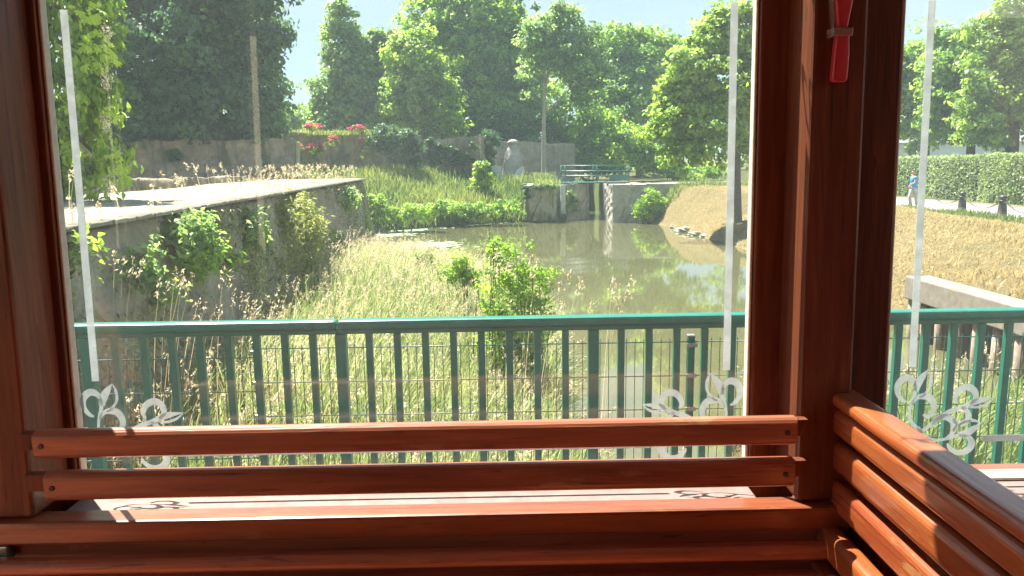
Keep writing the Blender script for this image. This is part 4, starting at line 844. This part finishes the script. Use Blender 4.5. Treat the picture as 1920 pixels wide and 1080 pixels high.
# inner ledge and lower rails
xq1 = .53
zr0 = ZZ(775, 1010, 1.08); box('ledge_rail', xe0, xq1, 1.08, YGR, zr0, ZR, WXL, tr, .005)
def slat(name, x0, x1, y0, y1, z0, z1, mat, r=.012, par=tr):
    bm = bmesh.new(); bx(bm, x0, x1, y0, y1, z0, z1); bmesh.ops.bevel(bm, geom=[e for e in bm.edges if (abs(e.verts[0].co.x-e.verts[1].co.x) > .3 or abs(e.verts[0].co.y-e.verts[1].co.y) > .3)], offset=r, segments=4, affect='EDGES', profile=.5)
    bmesh.ops.bevel(bm, geom=[e for e in bm.edges if e.calc_length() < .08 and len(e.link_faces) == 2 and e.calc_face_angle(0) > 1.0], offset=.003, segments=2, affect='EDGES')
    return bm_obj(name, bm, mat, par)
sx0, sx1 = XX(57, 830, 1.06), XX(1497, 815, 1.06)
def screws(o, pts):
    for p in pts:
        bm = bmesh.new(); bmesh.ops.create_cone(bm, cap_ends=True, segments=12, radius1=.0042, radius2=.0036, depth=.003)
        bmesh.ops.rotate(bm, verts=bm.verts, matrix=Matrix.Rotation(math.pi/2, 3, 'X')); bmesh.ops.translate(bm, verts=bm.verts, vec=p); bm_obj('screw', bm, DARK, o)
for ya, yb, k in ((790, 852, 0), (868, 931, 1)):
    z1, z0 = ZZ(775, ya+5, 1.066), ZZ(775, yb-1, 1.06); dx = .009*k
    s = slat('window_bar', sx0+dx, sx1, 1.06, 1.086, z0, z1, WX); zc = (z0+z1)/2
    box('bracket_plate', pL1-.002, sx0+dx+.02, 1.0866, YLP+.006, zc-.016, zc+.010, WZ, s, .001); box('bracket_plate', sx1-.02, pR0+.006, 1.0866, YRP+.001, zc-.016, zc+.010, WZ, s, .001)
    screws(s, [(sx0+dx+.014, 1.0593, zc), (sx1-.016, 1.0593, zc)])
z1, z0 = ZZ(775, 1038, 1.062), ZZ(775, 1070, 1.055); slat('lower_slat', xe0, xq1, 1.055, 1.085, z0, z1, WX, .011)
slat('lower_slat', xe0, xq1, 1.05, 1.08, z0-.065, z0-.02, WX, .011)
box('wall_panel', xe0, xe1, 1.10, 1.19, .45, zr0-.0005, WX, tr, .003)
box('corner_bracket', XX(-10, 1040, 1.09), XX(20, 1040, 1.09), 1.085, 1.12, zr0-.026, zr0-.002, STEEL, tr, .003)
# transverse bench on the right
bn = bpy.data.objects.new('bench', None); COL.objects.link(bn); bn.parent = tr; bn.matrix_parent_inverse = Matrix.Translation(-tr.location); bn.location = (0, 0, 0)
def bslat(x0, x1, za, zb, y1, r=.011):
    o = slat('bench_slat', x0, x1, -.45, y1, 1.75+zb, 1.75+za, WY, r, None); o.parent = bn; return o
o = slat('bench_cap_rail', .500, .545, -.45, 1.125, 1.377, 1.399, WY, .009, None); o.parent = bn
for za, zb, xa_, ye in ((1.373, 1.333, .503, 1.128), (1.323, 1.274, .505, 1.128), (1.262, 1.212, .505, 1.126), (1.196, 1.148, .483, 1.10), (1.136, 1.09, .47, 1.09)): bslat(xa_, xa_+.03, za-1.75, zb-1.75, ye)
o = box('bench_back_panel', .5355, .5445, -.45, 1.12, .42, 1.3765, WZ, None, .002); o.parent = bn
for yy in (1.085, .35, -.40):
    o = box('bench_upright', .545, .575, yy-.03, yy+.03, .42, 1.36, WZ, None, .003); o.parent = bn
for k in range(6):
    o = slat('seat_slat', .06+.062*k, .115+.062*k, -.45, 1.02, .83, .855, WY, .008, None); o.parent = bn
for yy in (.9, -.3):
    o = box('seat_leg', .10, .14, yy-.03, yy+.03, .42, .828, WZ, None, .003); o.parent = bn
# body of the carriage: floor, roof, far side
box('floor', xe0, xe1, -.95, 1.30, .36, .4195, WX, tr, .004)
box('roof', xe0-.1, xe1+.1, -1.1, 1.345, 2.50, 2.56, WX, tr, .01)
g1a, g1b, g2a, g2b = (mirror(px, 300, -.95)[0] for px in (196, 226, 470, 489)); zg = mirror(490, 560, -.95)[2]  # far side closed and slits cut only to shape the mirrored streaks
for a_, b_ in ((xe0, g1a), (g1a+(g1b-g1a)*.5, g1a+(g1b-g1a)*.58), (g1b, g2a), (g2b, xe1+2.5)): box('streak_gap_board', a_, b_, -.98, -.92, zg, 2.4995, WZ, tr, .003)
box('far_wall_panel', xe0, xe1+2.5, -.98, -.92, .42, zg-.0005, WX, tr, .004)
box('header_board', xe0, xe1, 1.22, 1.29, ZH+.0605, 2.4995, WX, tr, .004)

# emergency hammer on the post
eh = thing('emergency_hammer', P(1578, 60, 1.12), 'red handled emergency hammer hanging head up in a clear bracket on the dark post', 'emergency hammer')
def flat_bar(name, pts, th, mat, Y, bev=.002):
    bm = bmesh.new(); q = [Vector(P(x, y, Y)) for x, y in pts]; a = [bm.verts.new(c) for c in q]; f = bm.faces.new(a)
    r = bmesh.ops.extrude_face_region(bm, geom=[f]); [setattr(v, 'co', v.co+Vector((0, th, 0))) for v in r['geom'] if isinstance(v, bmesh.types.BMVert)]
    bmesh.ops.recalc_face_normals(bm, faces=bm.faces); bmesh.ops.bevel(bm, geom=list(bm.edges), offset=bev, segments=3, affect='EDGES', profile=.6); return bm_obj(name, bm, mat, eh, True)
flat_bar('handle', [(1571, 60), (1594, 60), (1594, 100), (1590, 148), (1586, 154), (1566, 154), (1561, 149), (1566, 100)], .014, RED, 1.105, .003)
flat_bar('neck', [(1569, 0), (1573, 52), (1590, 52), (1601, 0), (1606, -40), (1564, -40)], .014, RED, 1.105, .003)
flat_bar('hammer_head', [(1545, -41), (1630, -41), (1630, -75), (1545, -75)], .02, STEEL, 1.103, .003)
flat_bar('bracket', [(1559, -60), (1567, -60), (1573, 50), (1564, 62)], .028, CLEARP, 1.112, .001)
flat_bar('strap', [(1563, 51), (1601, 51), (1599, 67), (1564, 67)], .026, CLEARP, 1.10, .001)
